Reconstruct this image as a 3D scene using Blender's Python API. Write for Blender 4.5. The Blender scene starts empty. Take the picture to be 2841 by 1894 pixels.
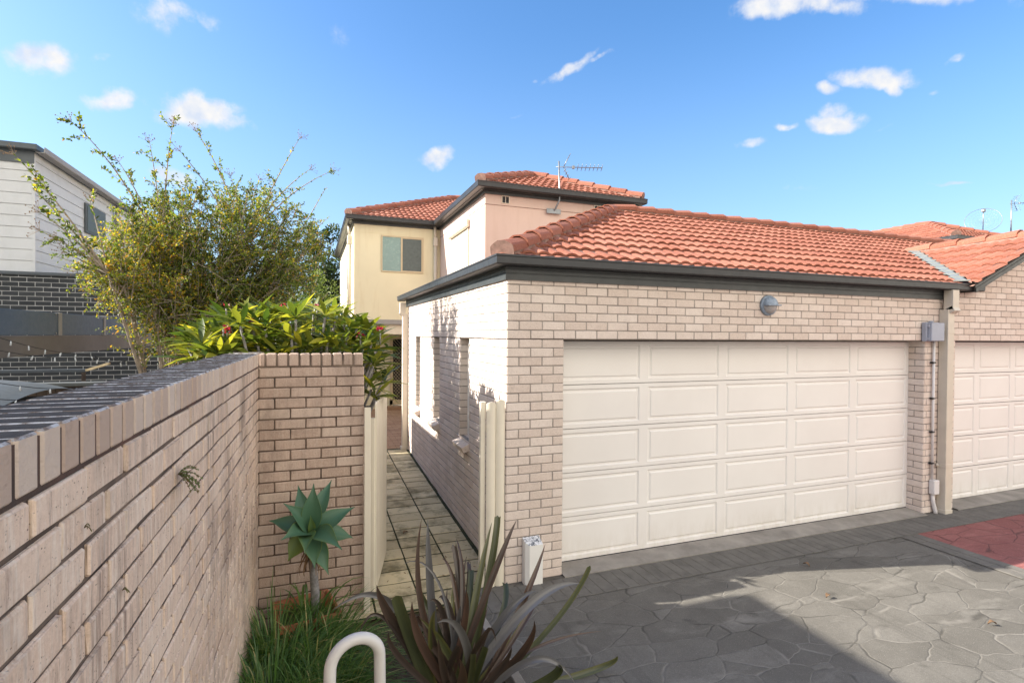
import bpy, bmesh, math, random
from mathutils import Vector, Matrix
R = math.radians
sc = bpy.context.scene
C = sc.collection

# ------------------------------------------------------------------ camera
CP = Vector((-1.7207, -4.6938, 2.3594)); YAW, PIT, ROL, F = .3608, -.012, .0069, 1472.6
fwd = Vector((math.sin(YAW)*math.cos(PIT), math.cos(YAW)*math.cos(PIT), math.sin(PIT)))
r0 = Vector((math.cos(YAW), -math.sin(YAW), 0)); u0 = r0.cross(fwd)
rgt = r0*math.cos(ROL)+u0*math.sin(ROL); upv = -r0*math.sin(ROL)+u0*math.cos(ROL)
cam = bpy.data.cameras.new('camera'); co = bpy.data.objects.new('camera', cam); C.objects.link(co); sc.camera = co
cam.sensor_width = 36; cam.lens = 36*F/2841; cam.clip_end = 3000; cam.clip_start = .05
mw = Matrix((rgt, upv, -fwd)).transposed().to_4x4(); mw.translation = CP; co.matrix_world = mw
def at(x, y, ax, v):
    """a point seen at x, y of the 2841 px photograph, on the plane ax = v (used to measure the place)"""
    d = fwd+rgt*((x-1420.5)/F)-upv*((y-947)/F); i = 'XYZ'.index(ax)
    return CP+d*((v-CP[i])/d[i])

# ------------------------------------------------------------------ sky, sun, exposure
SUN = Vector((-1.57, .40, 1)).normalized()
EXPO = 1.6
w = bpy.data.worlds.new("World"); sc.world = w; w.use_nodes = True; nt = w.node_tree
N, L = nt.nodes, nt.links
sky = N.new('ShaderNodeTexSky'); sky.sky_type = 'NISHITA'; sky.sun_disc = False
sky.sun_elevation = math.asin(SUN.z); sky.sun_rotation = math.atan2(SUN.x, SUN.y) % (2*math.pi)
sky.air_density = 1.0; sky.dust_density = 1.1; sky.ozone_density = 2.0
hs = N.new('ShaderNodeHueSaturation'); hs.inputs['Saturation'].default_value = 1.26; hs.inputs['Hue'].default_value = .502; L.new(sky.outputs[0], hs.inputs['Color'])
bg = N['Background']; bg.inputs[1].default_value = .098
cbg = N.new('ShaderNodeBackground'); cbg.inputs[0].default_value = (.93, .95, 1, 1); cbg.inputs[1].default_value = .325
tc = N.new('ShaderNodeTexCoord'); sp = N.new('ShaderNodeSeparateXYZ'); L.new(tc.outputs['Generated'], sp.inputs[0])
def wm(op, a, b=None, clamp=False):
    n = N.new('ShaderNodeMath'); n.operation = op; n.use_clamp = clamp
    for k, v in enumerate((a, b)):
        if v is None: continue
        if isinstance(v, (int, float)): n.inputs[k].default_value = v
        else: L.new(v, n.inputs[k])
    return n.outputs[0]
az = wm('ARCTAN2', sp.outputs[0], sp.outputs[1]); el = wm('ARCSINE', sp.outputs[2])
cb = N.new('ShaderNodeCombineXYZ'); L.new(az, cb.inputs[0]); L.new(el, cb.inputs[1])
hz = N.new('ShaderNodeMapRange'); hz.interpolation_type = 'SMOOTHSTEP'; L.new(el, hz.inputs[0])       # pale haze low in the sky
for k_, v_ in enumerate((.0, .55, .55, .0)): hz.inputs[k_+1].default_value = v_
hm = N.new('ShaderNodeMix'); hm.data_type = 'RGBA'; L.new(hz.outputs[0], hm.inputs[0]); L.new(hs.outputs[0], hm.inputs[6]); hm.inputs[7].default_value = (1.6, 2.3, 3.3, 1)
L.new(hm.outputs[2], bg.inputs[0])
nz = N.new('ShaderNodeTexNoise'); nz.inputs['Scale'].default_value = 24; nz.inputs['Detail'].default_value = 7; nz.inputs['Roughness'].default_value = .62
L.new(cb.outputs[0], nz.inputs['Vector'])
nzw = N.new('ShaderNodeTexNoise'); nzw.inputs['Scale'].default_value = 13; nzw.inputs['Detail'].default_value = 3; L.new(cb.outputs[0], nzw.inputs['Vector'])
warp = N.new('ShaderNodeVectorMath'); warp.operation = 'MULTIPLY_ADD'
L.new(nzw.outputs['Color'], warp.inputs[0]); warp.inputs[1].default_value = (.05, .04, 0); warp.inputs[2].default_value = (-.025, -.02, 0)
wadd = N.new('ShaderNodeVectorMath'); wadd.operation = 'ADD'; L.new(cb.outputs[0], wadd.inputs[0]); L.new(warp.outputs[0], wadd.inputs[1])
clouds = [  # x, y, half width, half height (photo px), tilt, strength
 (118, 165, 95, 42, 4, 1.0), (285, 175, 40, 16, -12, .45), (300, 273, 68, 24, -6, .9), (545, 308, 110, 46, 4, 1.15), (640, 325, 62, 26, 12, .8),
 (470, 45, 90, 45, 5, .55), (575, 60, 26, 30, -20, .4), (945, 95, 30, 50, 10, .22), (1215, 432, 56, 24, -10, 1.05), (480, 490, 60, 26, 0, .75),
 (1590, 185, 70, 15, -30, .85), (1660, 158, 50, 10, -8, .6), (2150, 15, 105, 34, -12, 1.15), (2290, 8, 120, 30, 4, .9), (2560, -8, 240, 24, 0, .7),
 (2425, 215, 105, 26, 0, 1.15), (2480, 230, 34, 28, 20, 1.0), (2303, 248, 34, 17, 0, 1.0), (2320, 340, 68, 24, 0, 1.15), (2310, 322, 40, 30, 0, .9), (2185, 350, 36, 10, -6, .7),
 (2075, 390, 30, 14, 0, .7), (2640, 168, 30, 9, -10, .6), (2590, 248, 22, 8, 0, .35), (2440, 360, 40, 7, -25, .3), (2640, 517, 60, 6, -4, .6), (2200, 518, 60, 8, -6, .25), (1430, 330, 34, 5, -5, .25), (1492, 227, 12, 6, 0, .3)]
tot = None
for x, y, a, b, t, s in clouds:
    def ae(px, py):
        d = (fwd+rgt*((px-1420.5)/F)-upv*((py-947)/F)).normalized(); return math.atan2(d.x, d.y), math.asin(d.z)
    a0, e0 = ae(x, y); a1, e1 = ae(x+a, y); a2, e2 = ae(x, y-b)
    m = N.new('ShaderNodeMapping'); m.vector_type = 'TEXTURE'; L.new(wadd.outputs[0], m.inputs[0])
    m.inputs['Location'].default_value = (a0, e0, 0); m.inputs['Rotation'].default_value = (0, 0, -R(t)+math.atan2(e1-e0, a1-a0))
    m.inputs['Scale'].default_value = (math.hypot(a1-a0, e1-e0), math.hypot(a2-a0, e2-e0), 1)
    ln = N.new('ShaderNodeVectorMath'); ln.operation = 'LENGTH'; L.new(m.outputs[0], ln.inputs[0])
    v = wm('MULTIPLY', wm('SUBTRACT', 1.45, ln.outputs['Value'], True), s)
    tot = v if tot is None else wm('MAXIMUM', tot, v)
dens = wm('ADD', tot, wm('MULTIPLY', wm('SUBTRACT', nz.outputs[0], .5), 2.1))
gate = wm('MULTIPLY', tot, 3.0, True)
mr = N.new('ShaderNodeMapRange'); mr.interpolation_type = 'SMOOTHSTEP'; L.new(dens, mr.inputs[0]); mr.inputs[1].default_value = .12; mr.inputs[2].default_value = 1.15
fac = wm('MULTIPLY', mr.outputs[0], gate, True)
cr_ = N.new('ShaderNodeValToRGB'); cr_.color_ramp.elements[0].position = .35; cr_.color_ramp.elements[0].color = (.74, .82, .97, 1); cr_.color_ramp.elements[1].position = .62; cr_.color_ramp.elements[1].color = (1.0, .985, .97, 1)
n3 = N.new('ShaderNodeTexNoise'); n3.inputs['Scale'].default_value = 34; n3.inputs['Detail'].default_value = 5; L.new(cb.outputs[0], n3.inputs['Vector']); L.new(n3.outputs[0], cr_.inputs[0]); L.new(cr_.outputs[0], cbg.inputs[0])
mx = N.new('ShaderNodeMixShader'); L.new(fac, mx.inputs[0]); L.new(bg.outputs[0], mx.inputs[1]); L.new(cbg.outputs[0], mx.inputs[2])
# added fill light: an unseen warm cloud bank behind the camera, brightening shaded fronts
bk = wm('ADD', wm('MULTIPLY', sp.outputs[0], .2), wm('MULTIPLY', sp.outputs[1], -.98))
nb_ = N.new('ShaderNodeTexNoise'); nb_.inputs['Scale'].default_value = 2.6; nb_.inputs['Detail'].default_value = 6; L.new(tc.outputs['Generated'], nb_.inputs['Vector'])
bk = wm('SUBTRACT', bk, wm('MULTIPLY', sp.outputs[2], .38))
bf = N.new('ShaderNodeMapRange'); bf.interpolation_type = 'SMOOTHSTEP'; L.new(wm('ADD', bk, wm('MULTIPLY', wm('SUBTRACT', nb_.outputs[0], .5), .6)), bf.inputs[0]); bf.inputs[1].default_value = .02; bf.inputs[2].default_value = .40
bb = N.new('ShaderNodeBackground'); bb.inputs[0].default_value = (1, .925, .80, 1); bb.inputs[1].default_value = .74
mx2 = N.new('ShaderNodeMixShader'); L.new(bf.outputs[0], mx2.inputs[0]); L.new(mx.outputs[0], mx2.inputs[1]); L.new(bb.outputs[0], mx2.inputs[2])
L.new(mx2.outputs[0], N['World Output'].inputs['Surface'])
sd = bpy.data.lights.new('sun', 'SUN'); so = bpy.data.objects.new('sun', sd); C.objects.link(so)
sd.energy = 3.9; sd.angle = R(.42); sd.color = (1, .93, .82); so.rotation_euler = SUN.to_track_quat('Z', 'Y').to_euler(); so.location = (-20, 5, 15)
vs = sc.view_settings; vs.view_transform = 'Standard'; vs.look = 'None'; vs.gamma = 1; vs.exposure = EXPO; vs.use_curve_mapping = False
sc.cycles.max_bounces = 8; sc.cycles.diffuse_bounces = 4; sc.cycles.transparent_max_bounces = 8
rng = random.Random(7)

# ------------------------------------------------------------------ helpers
def wloc(o):
    v = Vector((0, 0, 0))
    while o: v += o.location; o = o.parent
    return v
def tag(o, label=None, cat=None, group=None, kind=None):
    if label: o['label'] = label
    if cat: o['category'] = cat
    if group: o['group'] = group
    if kind: o['kind'] = kind
    return o
def thing(name, loc, label, cat, group=None):
    o = bpy.data.objects.new(name, None); C.objects.link(o); o.location = loc; o.empty_display_size = .2
    return tag(o, label, cat, group)
class MB:
    def __init__(s): s.v = []; s.f = []; s.r = []; s.m = []; s.sm = []
    def face(s, pts, r=0, m=0, smooth=False):
        k = len(s.v); s.v += [tuple(p) for p in pts]; s.f.append(tuple(range(k, k+len(pts)))); s.r.append(r); s.m.append(m); s.sm.append(smooth)
    def raw(s, vs, fs, r=0, m=0, smooth=False):
        k = len(s.v); s.v += [tuple(p) for p in vs]
        for f in fs: s.f.append(tuple(i+k for i in f)); s.r.append(r); s.m.append(m); s.sm.append(smooth)
    def box(s, a, b, r=0, m=0, bev=0):
        x0, x1 = sorted((a[0], b[0])); y0, y1 = sorted((a[1], b[1])); z0, z1 = sorted((a[2], b[2]))
        s.obox(Vector(((x0+x1)/2, (y0+y1)/2, (z0+z1)/2)), Vector((1, 0, 0)), Vector((0, 1, 0)), Vector((0, 0, 1)), (x1-x0)/2, (y1-y0)/2, (z1-z0)/2, r, m, bev)
    def obox(s, c, X, Y, Z, hx, hy, hz, r=0, m=0, bev=0):
        if bev <= 0:
            vs = [c+X*(hx*i)+Y*(hy*j)+Z*(hz*k) for i in (-1, 1) for j in (-1, 1) for k in (-1, 1)]
            s.raw(vs, [(0, 1, 3, 2), (4, 6, 7, 5), (0, 4, 5, 1), (2, 3, 7, 6), (0, 2, 6, 4), (1, 5, 7, 3)], r, m); return
        bm = bmesh.new(); b = min(bev, hx*.9, hy*.9, hz*.9)
        vs = []; idx = {}
        for i in (-1, 1):
            for j in (-1, 1):
                for k in (-1, 1):
                    for ax in range(3):
                        d = [hx*i, hy*j, hz*k]
                        for q in range(3):
                            if q != ax: d[q] -= b*(i, j, k)[q]
                        idx[(i, j, k, ax)] = len(vs); vs.append(c+X*d[0]+Y*d[1]+Z*d[2])
        fs = []
        for ax in range(3):
            o1, o2 = [(1, 2), (2, 0), (0, 1)][ax]
            for sg in (-1, 1):
                q = []
                for p1, p2 in ((-1, -1), (1, -1), (1, 1), (-1, 1)):
                    t = [0, 0, 0]; t[ax] = sg; t[o1] = p1; t[o2] = p2; q.append(idx[(t[0], t[1], t[2], ax)])
                fs.append(tuple(q if sg > 0 else q[::-1]))
        for ax in range(3):
            o1, o2 = [(1, 2), (2, 0), (0, 1)][ax]
            for p1 in (-1, 1):
                for p2 in (-1, 1):
                    t = [0, 0, 0]; t[o1] = p1; t[o2] = p2; t[ax] = -1; t2 = list(t); t2[ax] = 1
                    q = [idx[(*t, o1)], idx[(*t2, o1)], idx[(*t2, o2)], idx[(*t, o2)]]
                    fs.append(tuple(q if p1*p2 < 0 else q[::-1]))
        for i in (-1, 1):
            for j in (-1, 1):
                for k in (-1, 1):
                    q = [idx[(i, j, k, 0)], idx[(i, j, k, 1)], idx[(i, j, k, 2)]]; fs.append(tuple(q if i*j*k > 0 else q[::-1]))
        s.raw(vs, fs, r, m); bm.free()
    def tube(s, pts, rad, seg=8, r=0, m=0, caps=True, smooth=True):
        pts = [Vector(p) for p in pts]; n = len(pts); rad = rad if isinstance(rad, (list, tuple)) else [rad]*n
        vs = []; prev = None
        for i, p in enumerate(pts):
            t = (pts[min(i+1, n-1)]-pts[max(i-1, 0)]).normalized()
            if prev is None: a = t.orthogonal().normalized()
            else:
                a = prev-t*prev.dot(t); a = a.normalized() if a.length > 1e-6 else t.orthogonal().normalized()
            prev = a; b = t.cross(a)
            for k in range(seg):
                q = 2*math.pi*k/seg; vs.append(p+(a*math.cos(q)+b*math.sin(q))*rad[i])
        fs = [(i*seg+k, i*seg+(k+1) % seg, (i+1)*seg+(k+1) % seg, (i+1)*seg+k) for i in range(n-1) for k in range(seg)]
        if caps: fs += [tuple(range(seg))[::-1], tuple((n-1)*seg+k for k in range(seg))]
        s.raw(vs, fs, r, m, smooth)
    def sweep(s, prof, path, r=0, m=0, closed=True, cap=True):
        """prof: (outward offset, dz) points; path: points of one horizontal polyline; outward is to the right of travel"""
        P = [Vector(p) for p in path]; n = len(P); k = len(prof); vs = []
        for i, p in enumerate(P):
            d1 = (P[i]-P[i-1]) if i else (P[1]-P[0]); d2 = (P[i+1]-P[i]) if i < n-1 else d1
            if not i: d1 = d2
            d1 = Vector((d1.x, d1.y, 0)).normalized(); d2 = Vector((d2.x, d2.y, 0)).normalized()
            n1 = Vector((d1.y, -d1.x, 0)); n2 = Vector((d2.y, -d2.x, 0)); mm = (n1+n2).normalized(); mm /= max(.2, mm.dot(n1))
            for o, z in prof: vs.append(p+mm*o+Vector((0, 0, z)))
        e = k if closed else k-1
        fs = [(i*k+j, i*k+(j+1) % k, (i+1)*k+(j+1) % k, (i+1)*k+j) for i in range(n-1) for j in range(e)]
        if cap and closed: fs += [tuple(range(k))[::-1], tuple((n-1)*k+j for j in range(k))]
        s.raw(vs, fs, r, m)
    def build(s, name, mats, parent=None, bev=None, recalc=False, base=None):
        off = wloc(parent) if parent else (Vector(base) if base is not None else Vector((0, 0, 0)))
        me = bpy.data.meshes.new(name); me.from_pydata([(a-off.x, b-off.y, c-off.z) for a, b, c in s.v], [], s.f)
        if not isinstance(mats, (list, tuple)): mats = [mats]
        for m in mats: me.materials.append(m)
        at_ = me.attributes.new('rnd', 'FLOAT', 'FACE'); at_.data.foreach_set('value', [float(x) for x in s.r])
        me.polygons.foreach_set('material_index', s.m); me.polygons.foreach_set('use_smooth', s.sm); me.update()
        if recalc:
            bm = bmesh.new(); bm.from_mesh(me); bmesh.ops.remove_doubles(bm, verts=bm.verts, dist=1e-5); bmesh.ops.recalc_face_normals(bm, faces=bm.faces); bm.to_mesh(me); bm.free()
        o = bpy.data.objects.new(name, me); C.objects.link(o)
        if parent: o.parent = parent
        else: o.location = off
        if bev:
            md = o.modifiers.new('bevel', 'BEVEL'); md.width = bev; md.segments = 2; md.limit_method = 'ANGLE'
        return o
def clip(mb, planes):
    """keep the side the normal points to"""
    bm = bmesh.new(); vs = [bm.verts.new(v) for v in mb.v]; lay = bm.faces.layers.float.new('rnd')
    for f, r, m, q in zip(mb.f, mb.r, mb.m, mb.sm):
        try: fc = bm.faces.new([vs[i] for i in f])
        except ValueError: continue
        fc[lay] = r; fc.material_index = m; fc.smooth = q
    for p, n in planes:
        bmesh.ops.bisect_plane(bm, geom=list(bm.verts)+list(bm.edges)+list(bm.faces), plane_co=p, plane_no=n, clear_inner=True, clear_outer=False, dist=1e-6)
    o = MB(); bm.verts.index_update(); o.v = [tuple(v.co) for v in bm.verts]
    for f in bm.faces: o.f.append(tuple(v.index for v in f.verts)); o.r.append(f[lay]); o.m.append(f.material_index); o.sm.append(f.smooth)
    bm.free(); return o

# ------------------------------------------------------------------ materials
def mat(name):
    m = bpy.data.materials.new(name); m.use_nodes = True; t = m.node_tree; return m, t, t.nodes['Principled BSDF']
class G:
    def __init__(s, t): s.t = t
    def n(s, typ, **kw):
        x = s.t.nodes.new(typ)
        for k, v in kw.items(): setattr(x, k, v)
        return x
    def set(s, sock, v):
        if isinstance(v, (int, float)): sock.default_value = v
        elif isinstance(v, tuple): sock.default_value = v if len(v) == len(sock.default_value) else (*v, 1)
        else: s.t.links.new(v, sock)
    def math(s, op, a, b=0, clamp=False):
        x = s.n('ShaderNodeMath', operation=op, use_clamp=clamp); s.set(x.inputs[0], a); s.set(x.inputs[1], b); return x.outputs[0]
    def obj(s, scale=(1, 1, 1), rot=(0, 0, 0)):
        c = s.n('ShaderNodeTexCoord'); m = s.n('ShaderNodeMapping'); s.t.links.new(c.outputs['Object'], m.inputs[0]); m.inputs['Scale'].default_value = scale; m.inputs['Rotation'].default_value = rot; return m.outputs[0]
    def noise(s, vec, sc, det=4, rough=.55, dist=0, col=False):
        x = s.n('ShaderNodeTexNoise'); s.set(x.inputs['Vector'], vec); s.set(x.inputs['Scale'], sc); s.set(x.inputs['Detail'], det); s.set(x.inputs['Roughness'], rough); s.set(x.inputs['Distortion'], dist); return x.outputs['Color' if col else 'Fac']
    def rng(s, v, a, b, c=0, d=1, smooth=False):
        x = s.n('ShaderNodeMapRange'); x.interpolation_type = 'SMOOTHSTEP' if smooth else 'LINEAR'; s.set(x.inputs[0], v)
        for k, q in enumerate((a, b, c, d)): s.set(x.inputs[k+1], q)
        return x.outputs[0]
    def mix(s, f, a, b, mode='MIX'):
        x = s.n('ShaderNodeMix', data_type='RGBA', blend_type=mode); s.set(x.inputs[0], f); s.set(x.inputs[6], a); s.set(x.inputs[7], b); return x.outputs[2]
    def attr(s, n='rnd'):
        x = s.n('ShaderNodeAttribute', attribute_name=n); return x.outputs['Fac']
    def bump(s, h, st=.3, d=.01, nrm=None):
        x = s.n('ShaderNodeBump'); s.set(x.inputs['Height'], h); x.inputs['Strength'].default_value = st; x.inputs['Distance'].default_value = d
        if nrm: s.set(x.inputs['Normal'], nrm)
        return x.outputs[0]
    def ramp(s, f, stops):
        x = s.n('ShaderNodeValToRGB'); s.set(x.inputs[0], f); e = x.color_ramp.elements
        while len(e) < len(stops): e.new(.5)
        for q, (p, c) in zip(e, stops): q.position = p; q.color = (*c, 1)
        return x.outputs[0]
def rnd_hash(g, k): return g.math('FRACT', g.math('MULTIPLY', g.attr(), k))

def brick_mat(name, c0, c1, c2, dark, stain=0.0, streak=0.0, speck=.5):
    m, t, b = mat(name); g = G(t); v = g.obj()
    base = g.ramp(g.attr(), [(0, c0), (.55, c1), (1, c2)])
    f1 = g.noise(v, 9, 5, .6); base = g.mix(g.rng(f1, .3, .7, 0, .28), base, tuple(x*.72 for x in c0))
    fine = g.noise(v, 95, 3, .7); base = g.mix(g.rng(fine, .35, .65, 0, .35), base, tuple(min(1, x*1.18) for x in c2))
    vo = g.n('ShaderNodeTexVoronoi'); g.set(vo.inputs['Vector'], g.obj((1, 1, 1.6))); vo.inputs['Scale'].default_value = 85
    spk = g.math('MULTIPLY', g.rng(vo.outputs['Distance'], .12, .28, 1, 0), g.rng(g.noise(v, 34, 2), .52, .62))
    base = g.mix(g.math('MULTIPLY', spk, speck), base, dark)
    if streak:
        st = g.noise(g.obj((26, 26, 2.0)), 2.2, 7, .75); base = g.mix(g.rng(st, .5, .68, 0, streak), base, (.84, .74, .62)); st3 = g.noise(g.obj((40, 40, 4.0)), 2.0, 5, .75); base = g.mix(g.rng(st3, .54, .72, 0, streak*.7), base, tuple(x*3.2 for x in dark))
        st2 = g.noise(g.obj((16, 16, 1.1)), 1.6, 5, .7); base = g.mix(g.math('MULTIPLY', g.rng(st2, .46, .66, 0, streak), g.rng(g.noise(g.obj((1, 1, 1)), 1.4, 4), .42, .6)), base, tuple(x*1.9 for x in dark))
    if stain:
        sz = g.noise(g.obj((1, 1, .55)), 2.1, 7, .68); base = g.mix(g.rng(sz, .52, .72, 0, stain), base, tuple(x*.9 for x in dark))
    g.set(b.inputs['Base Color'], base); b.inputs['Roughness'].default_value = .93
    h = g.math('ADD', g.math('MULTIPLY', fine, .5), g.math('MULTIPLY', g.noise(v, 28, 4, .6), .8)); h = g.math('SUBTRACT', h, g.math('MULTIPLY', spk, .5))
    g.set(b.inputs['Normal'], g.bump(h, .55, .006)); return m
def mortar_mat(name, c, d):
    m, t, b = mat(name); g = G(t); v = g.obj()
    g.set(b.inputs['Base Color'], g.mix(g.rng(g.noise(v, 7, 5), .35, .65), c, d)); b.inputs['Roughness'].default_value = .95
    g.set(b.inputs['Normal'], g.bump(g.noise(v, 120, 3), .5, .004)); return m
def plain(name, c, rough=.5, metal=0, var=.1, bump=.0, nsc=6, spec=.5, dirt=None, coat=0):
    m, t, b = mat(name); g = G(t); v = g.obj()
    col = g.mix(g.rng(g.noise(v, nsc, 5, .6), .3, .7), tuple(x*(1-var) for x in c), tuple(min(1, x*(1+var)) for x in c))
    if dirt: col = g.mix(g.rng(g.noise(g.obj((1.5, 1.5, .6)), 2.5, 7, .7), .5, .78, 0, dirt[3]), col, dirt[:3])
    g.set(b.inputs['Base Color'], col); b.inputs['Metallic'].default_value = metal; b.inputs['Specular IOR Level'].default_value = spec
    g.set(b.inputs['Roughness'], g.rng(g.noise(v, nsc*3, 3), .3, .7, max(0, rough-.06), min(1, rough+.06)))
    if bump: g.set(b.inputs['Normal'], g.bump(g.noise(v, 60, 4, .6), bump, .004))
    return m
def leaf_mat(name, stops, trans=.35, rough=.45, spec=.4, vein=0):
    m, t, b = mat(name); g = G(t)
    col = g.ramp(g.attr(), stops)
    col = g.mix(g.rng(g.noise(g.obj(), 2.2, 3), .35, .65, 0, .3), col, tuple(x*.75 for x in stops[0][1]))
    g.set(b.inputs['Base Color'], col); b.inputs['Roughness'].default_value = rough; b.inputs['Specular IOR Level'].default_value = spec
    tr = g.n('ShaderNodeBsdfTranslucent'); tcol = g.mix(.5, col, (.9, .95, .25), 'MULTIPLY'); tcol = g.mix(1.0, tcol, (1.9, 1.9, 1.2), 'MULTIPLY'); g.set(tr.inputs[0], tcol)
    ms = g.n('ShaderNodeMixShader'); ms.inputs[0].default_value = trans; t.links.new(b.outputs[0], ms.inputs[1]); t.links.new(tr.outputs[0], ms.inputs[2])
    t.links.new(ms.outputs[0], t.nodes['Material Output'].inputs[0]); return m

M = {}
M['brick'] = brick_mat('pale_brick', (.60, .495, .43), (.68, .58, .515), (.74, .65, .59), (.16, .10, .075), stain=.12, speck=.75)
M['mortar'] = mortar_mat('pale_mortar', (.34, .305, .275), (.24, .21, .19))
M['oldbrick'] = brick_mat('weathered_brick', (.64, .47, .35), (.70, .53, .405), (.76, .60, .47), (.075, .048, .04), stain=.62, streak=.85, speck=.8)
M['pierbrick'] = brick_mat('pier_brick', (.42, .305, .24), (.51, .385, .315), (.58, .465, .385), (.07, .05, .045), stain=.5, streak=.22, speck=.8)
M['oldmortar'] = mortar_mat('weathered_mortar', (.20, .15, .115), (.09, .066, .053))  # dark tone also carries the shadow line under the brick edges
def coping_mat():
    m, t, b = mat('coping_lichen'); g = G(t); v = g.obj()
    vec = g.obj((3, 26, 26)); s1 = g.noise(vec, 3.2, 7, .8)
    col = g.ramp(g.math('ADD', g.math('MULTIPLY', s1, .75), g.math('MULTIPLY', g.noise(v, 75, 4, .7), .25)), [(.38, (.035, .030, .026)), (.52, (.075, .064, .056)), (.66, (.14, .123, .108)), (.82, (.30, .27, .24))])
    geo = g.n('ShaderNodeNewGeometry'); sx = g.n('ShaderNodeSeparateXYZ'); t.links.new(geo.outputs['Normal'], sx.inputs[0])
    side = g.ramp(g.attr(), [(0, (.56, .42, .33)), (1, (.74, .61, .50))]); side = g.mix(g.rng(g.noise(v, 12, 5, .7), .58, .8, 0, .5), side, (.20, .13, .105))
    c2 = g.mix(g.rng(sx.outputs[2], .2, .45), side, g.mix(g.rng(g.noise(v, 30, 5, .7), .42, .58), (.22, .17, .14), (.60, .60, .62)))
    g.set(b.inputs['Base Color'], g.mix(g.rng(sx.outputs[2], .8, .95), c2, col)); b.inputs['Roughness'].default_value = .95
    g.set(b.inputs['Normal'], g.bump(g.math('ADD', s1, g.noise(v, 70, 4)), .8, .008)); return m
M['coping'] = coping_mat()
M['darkjoint'] = mortar_mat('mossy_coping_joint', (.12, .062, .045), (.055, .04, .033))
def tile_mat():
    m, t, b = mat('terracotta_tile'); g = G(t); v = g.obj()
    col = g.ramp(g.attr(), [(0, (.225, .070, .040)), (.5, (.27, .092, .055)), (1, (.325, .125, .08))])
    col = g.mix(g.rng(g.noise(v, 1.6, 6, .7), .42, .72, 0, .55), col, (.30, .12, .085))
    col = g.mix(g.rng(g.noise(v, 60, 4, .7), .5, .7, 0, .4), col, (.58, .30, .20))
    col = g.mix(g.rng(g.noise(v, 11, 6, .75), .62, .78, 0, .6), col, (.13, .075, .06))
    g.set(b.inputs['Base Color'], col); b.inputs['Roughness'].default_value = .88
    g.set(b.inputs['Normal'], g.bump(g.noise(v, 110, 4, .7), .5, .004)); return m
M['tile'] = tile_mat()
M['tile_mortar'] = plain('ridge_bedding', (.25, .15, .12), .95, var=.35, bump=.8, nsc=14)
M['gutter'] = plain('charcoal_gutter', (.028, .03, .034), .38, spec=.5, var=.12, dirt=(.10, .095, .085, .25))
M['fascia'] = plain('slate_fascia', (.048, .054, .056), .42, var=.15, dirt=(.11, .10, .09, .3))
M['cream'] = plain('cream_paint', (.74, .68, .56), .5, var=.04, dirt=(.50, .43, .32, .35))
M['pipe'] = plain('cream_downpipe', (.62, .56, .47), .45, var=.05, dirt=(.40, .34, .26, .3))
M['white'] = plain('white_paint', (.80, .79, .76), .45, var=.03, dirt=(.55, .5, .42, .25))
def door_mat():
    m, t, b = mat('garage_door_paint'); g = G(t); v = g.obj()
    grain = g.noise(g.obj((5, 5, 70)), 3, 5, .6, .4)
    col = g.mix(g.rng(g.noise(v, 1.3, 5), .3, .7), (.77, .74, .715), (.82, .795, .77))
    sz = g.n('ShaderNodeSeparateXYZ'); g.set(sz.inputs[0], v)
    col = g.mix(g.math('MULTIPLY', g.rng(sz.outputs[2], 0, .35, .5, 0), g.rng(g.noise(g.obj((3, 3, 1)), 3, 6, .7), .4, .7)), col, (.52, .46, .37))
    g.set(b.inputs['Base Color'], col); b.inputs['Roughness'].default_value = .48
    g.set(b.inputs['Normal'], g.bump(grain, .22, .002)); return m
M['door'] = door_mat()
def render_mat(name, c, st):
    m, t, b = mat(name); g = G(t); v = g.obj()
    col = g.mix(g.rng(g.noise(v, .8, 6, .6), .3, .7), tuple(x*.93 for x in c), tuple(min(1, x*1.05) for x in c))
    col = g.mix(g.rng(g.noise(g.obj((3, 3, .35)), 1.5, 6, .65), .55, .8, 0, .35), col, st)
    g.set(b.inputs['Base Color'], col); b.inputs['Roughness'].default_value = .9
    g.set(b.inputs['Normal'], g.bump(g.noise(v, 55, 4, .6), .25, .004)); return m
M['render'] = render_mat('cream_render', (.74, .68, .49), (.50, .38, .20))
M['render2'] = render_mat('pink_bounce_render', (.67, .52, .45), (.48, .34, .25))  # cream render with the pink bounce off the roof tiles put into its colour
M['glass'] = plain('window_glass', (.055, .085, .09), .08, spec=.9, var=.2)
M['blind'] = plain('teal_blind', (.20, .31, .30), .25, spec=.6, var=.08)
M['screen'] = plain('insect_screen', (.095, .12, .12), .55, var=.15, nsc=14)
M['dark'] = plain('dark_void', (.012, .012, .014), .8)
M['steel'] = plain('galvanised_steel', (.26, .28, .30), .45, metal=.7, var=.15)
M['tan'] = plain('tan_frame', (.55, .45, .30), .5, var=.06)
M['concrete'] = plain('concrete_apron', (.30, .275, .245), .92, var=.25, bump=.6, nsc=3, dirt=(.12, .11, .10, .6))
M['valley'] = plain('valley_flashing', (.27, .295, .285), .45, metal=.3, var=.15)
M['plasticblue'] = plain('grey_plastic', (.34, .37, .45), .4, var=.06)
M['conduit'] = plain('white_conduit', (.70, .68, .68), .4, var=.06, dirt=(.4, .36, .3, .3))
M['lampblue'] = plain('painted_lamp', (.26, .32, .40), .5, var=.3, nsc=30)
M['frost'] = plain('frosted_lens', (.36, .34, .34), .3, var=.1)
M['clad'] = plain('grey_white_cladding', (.60, .62, .63), .6, var=.03, dirt=(.38, .40, .38, .3))
M['nbroof'] = plain('grey_metal_roof', (.085, .10, .112), .5, var=.1)
M['bluepanel'] = plain('blue_grey_panel', (.075, .115, .18), .55, var=.06)
M['stile'] = plain('grey_stile', (.30, .29, .28), .6, var=.08)
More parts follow.
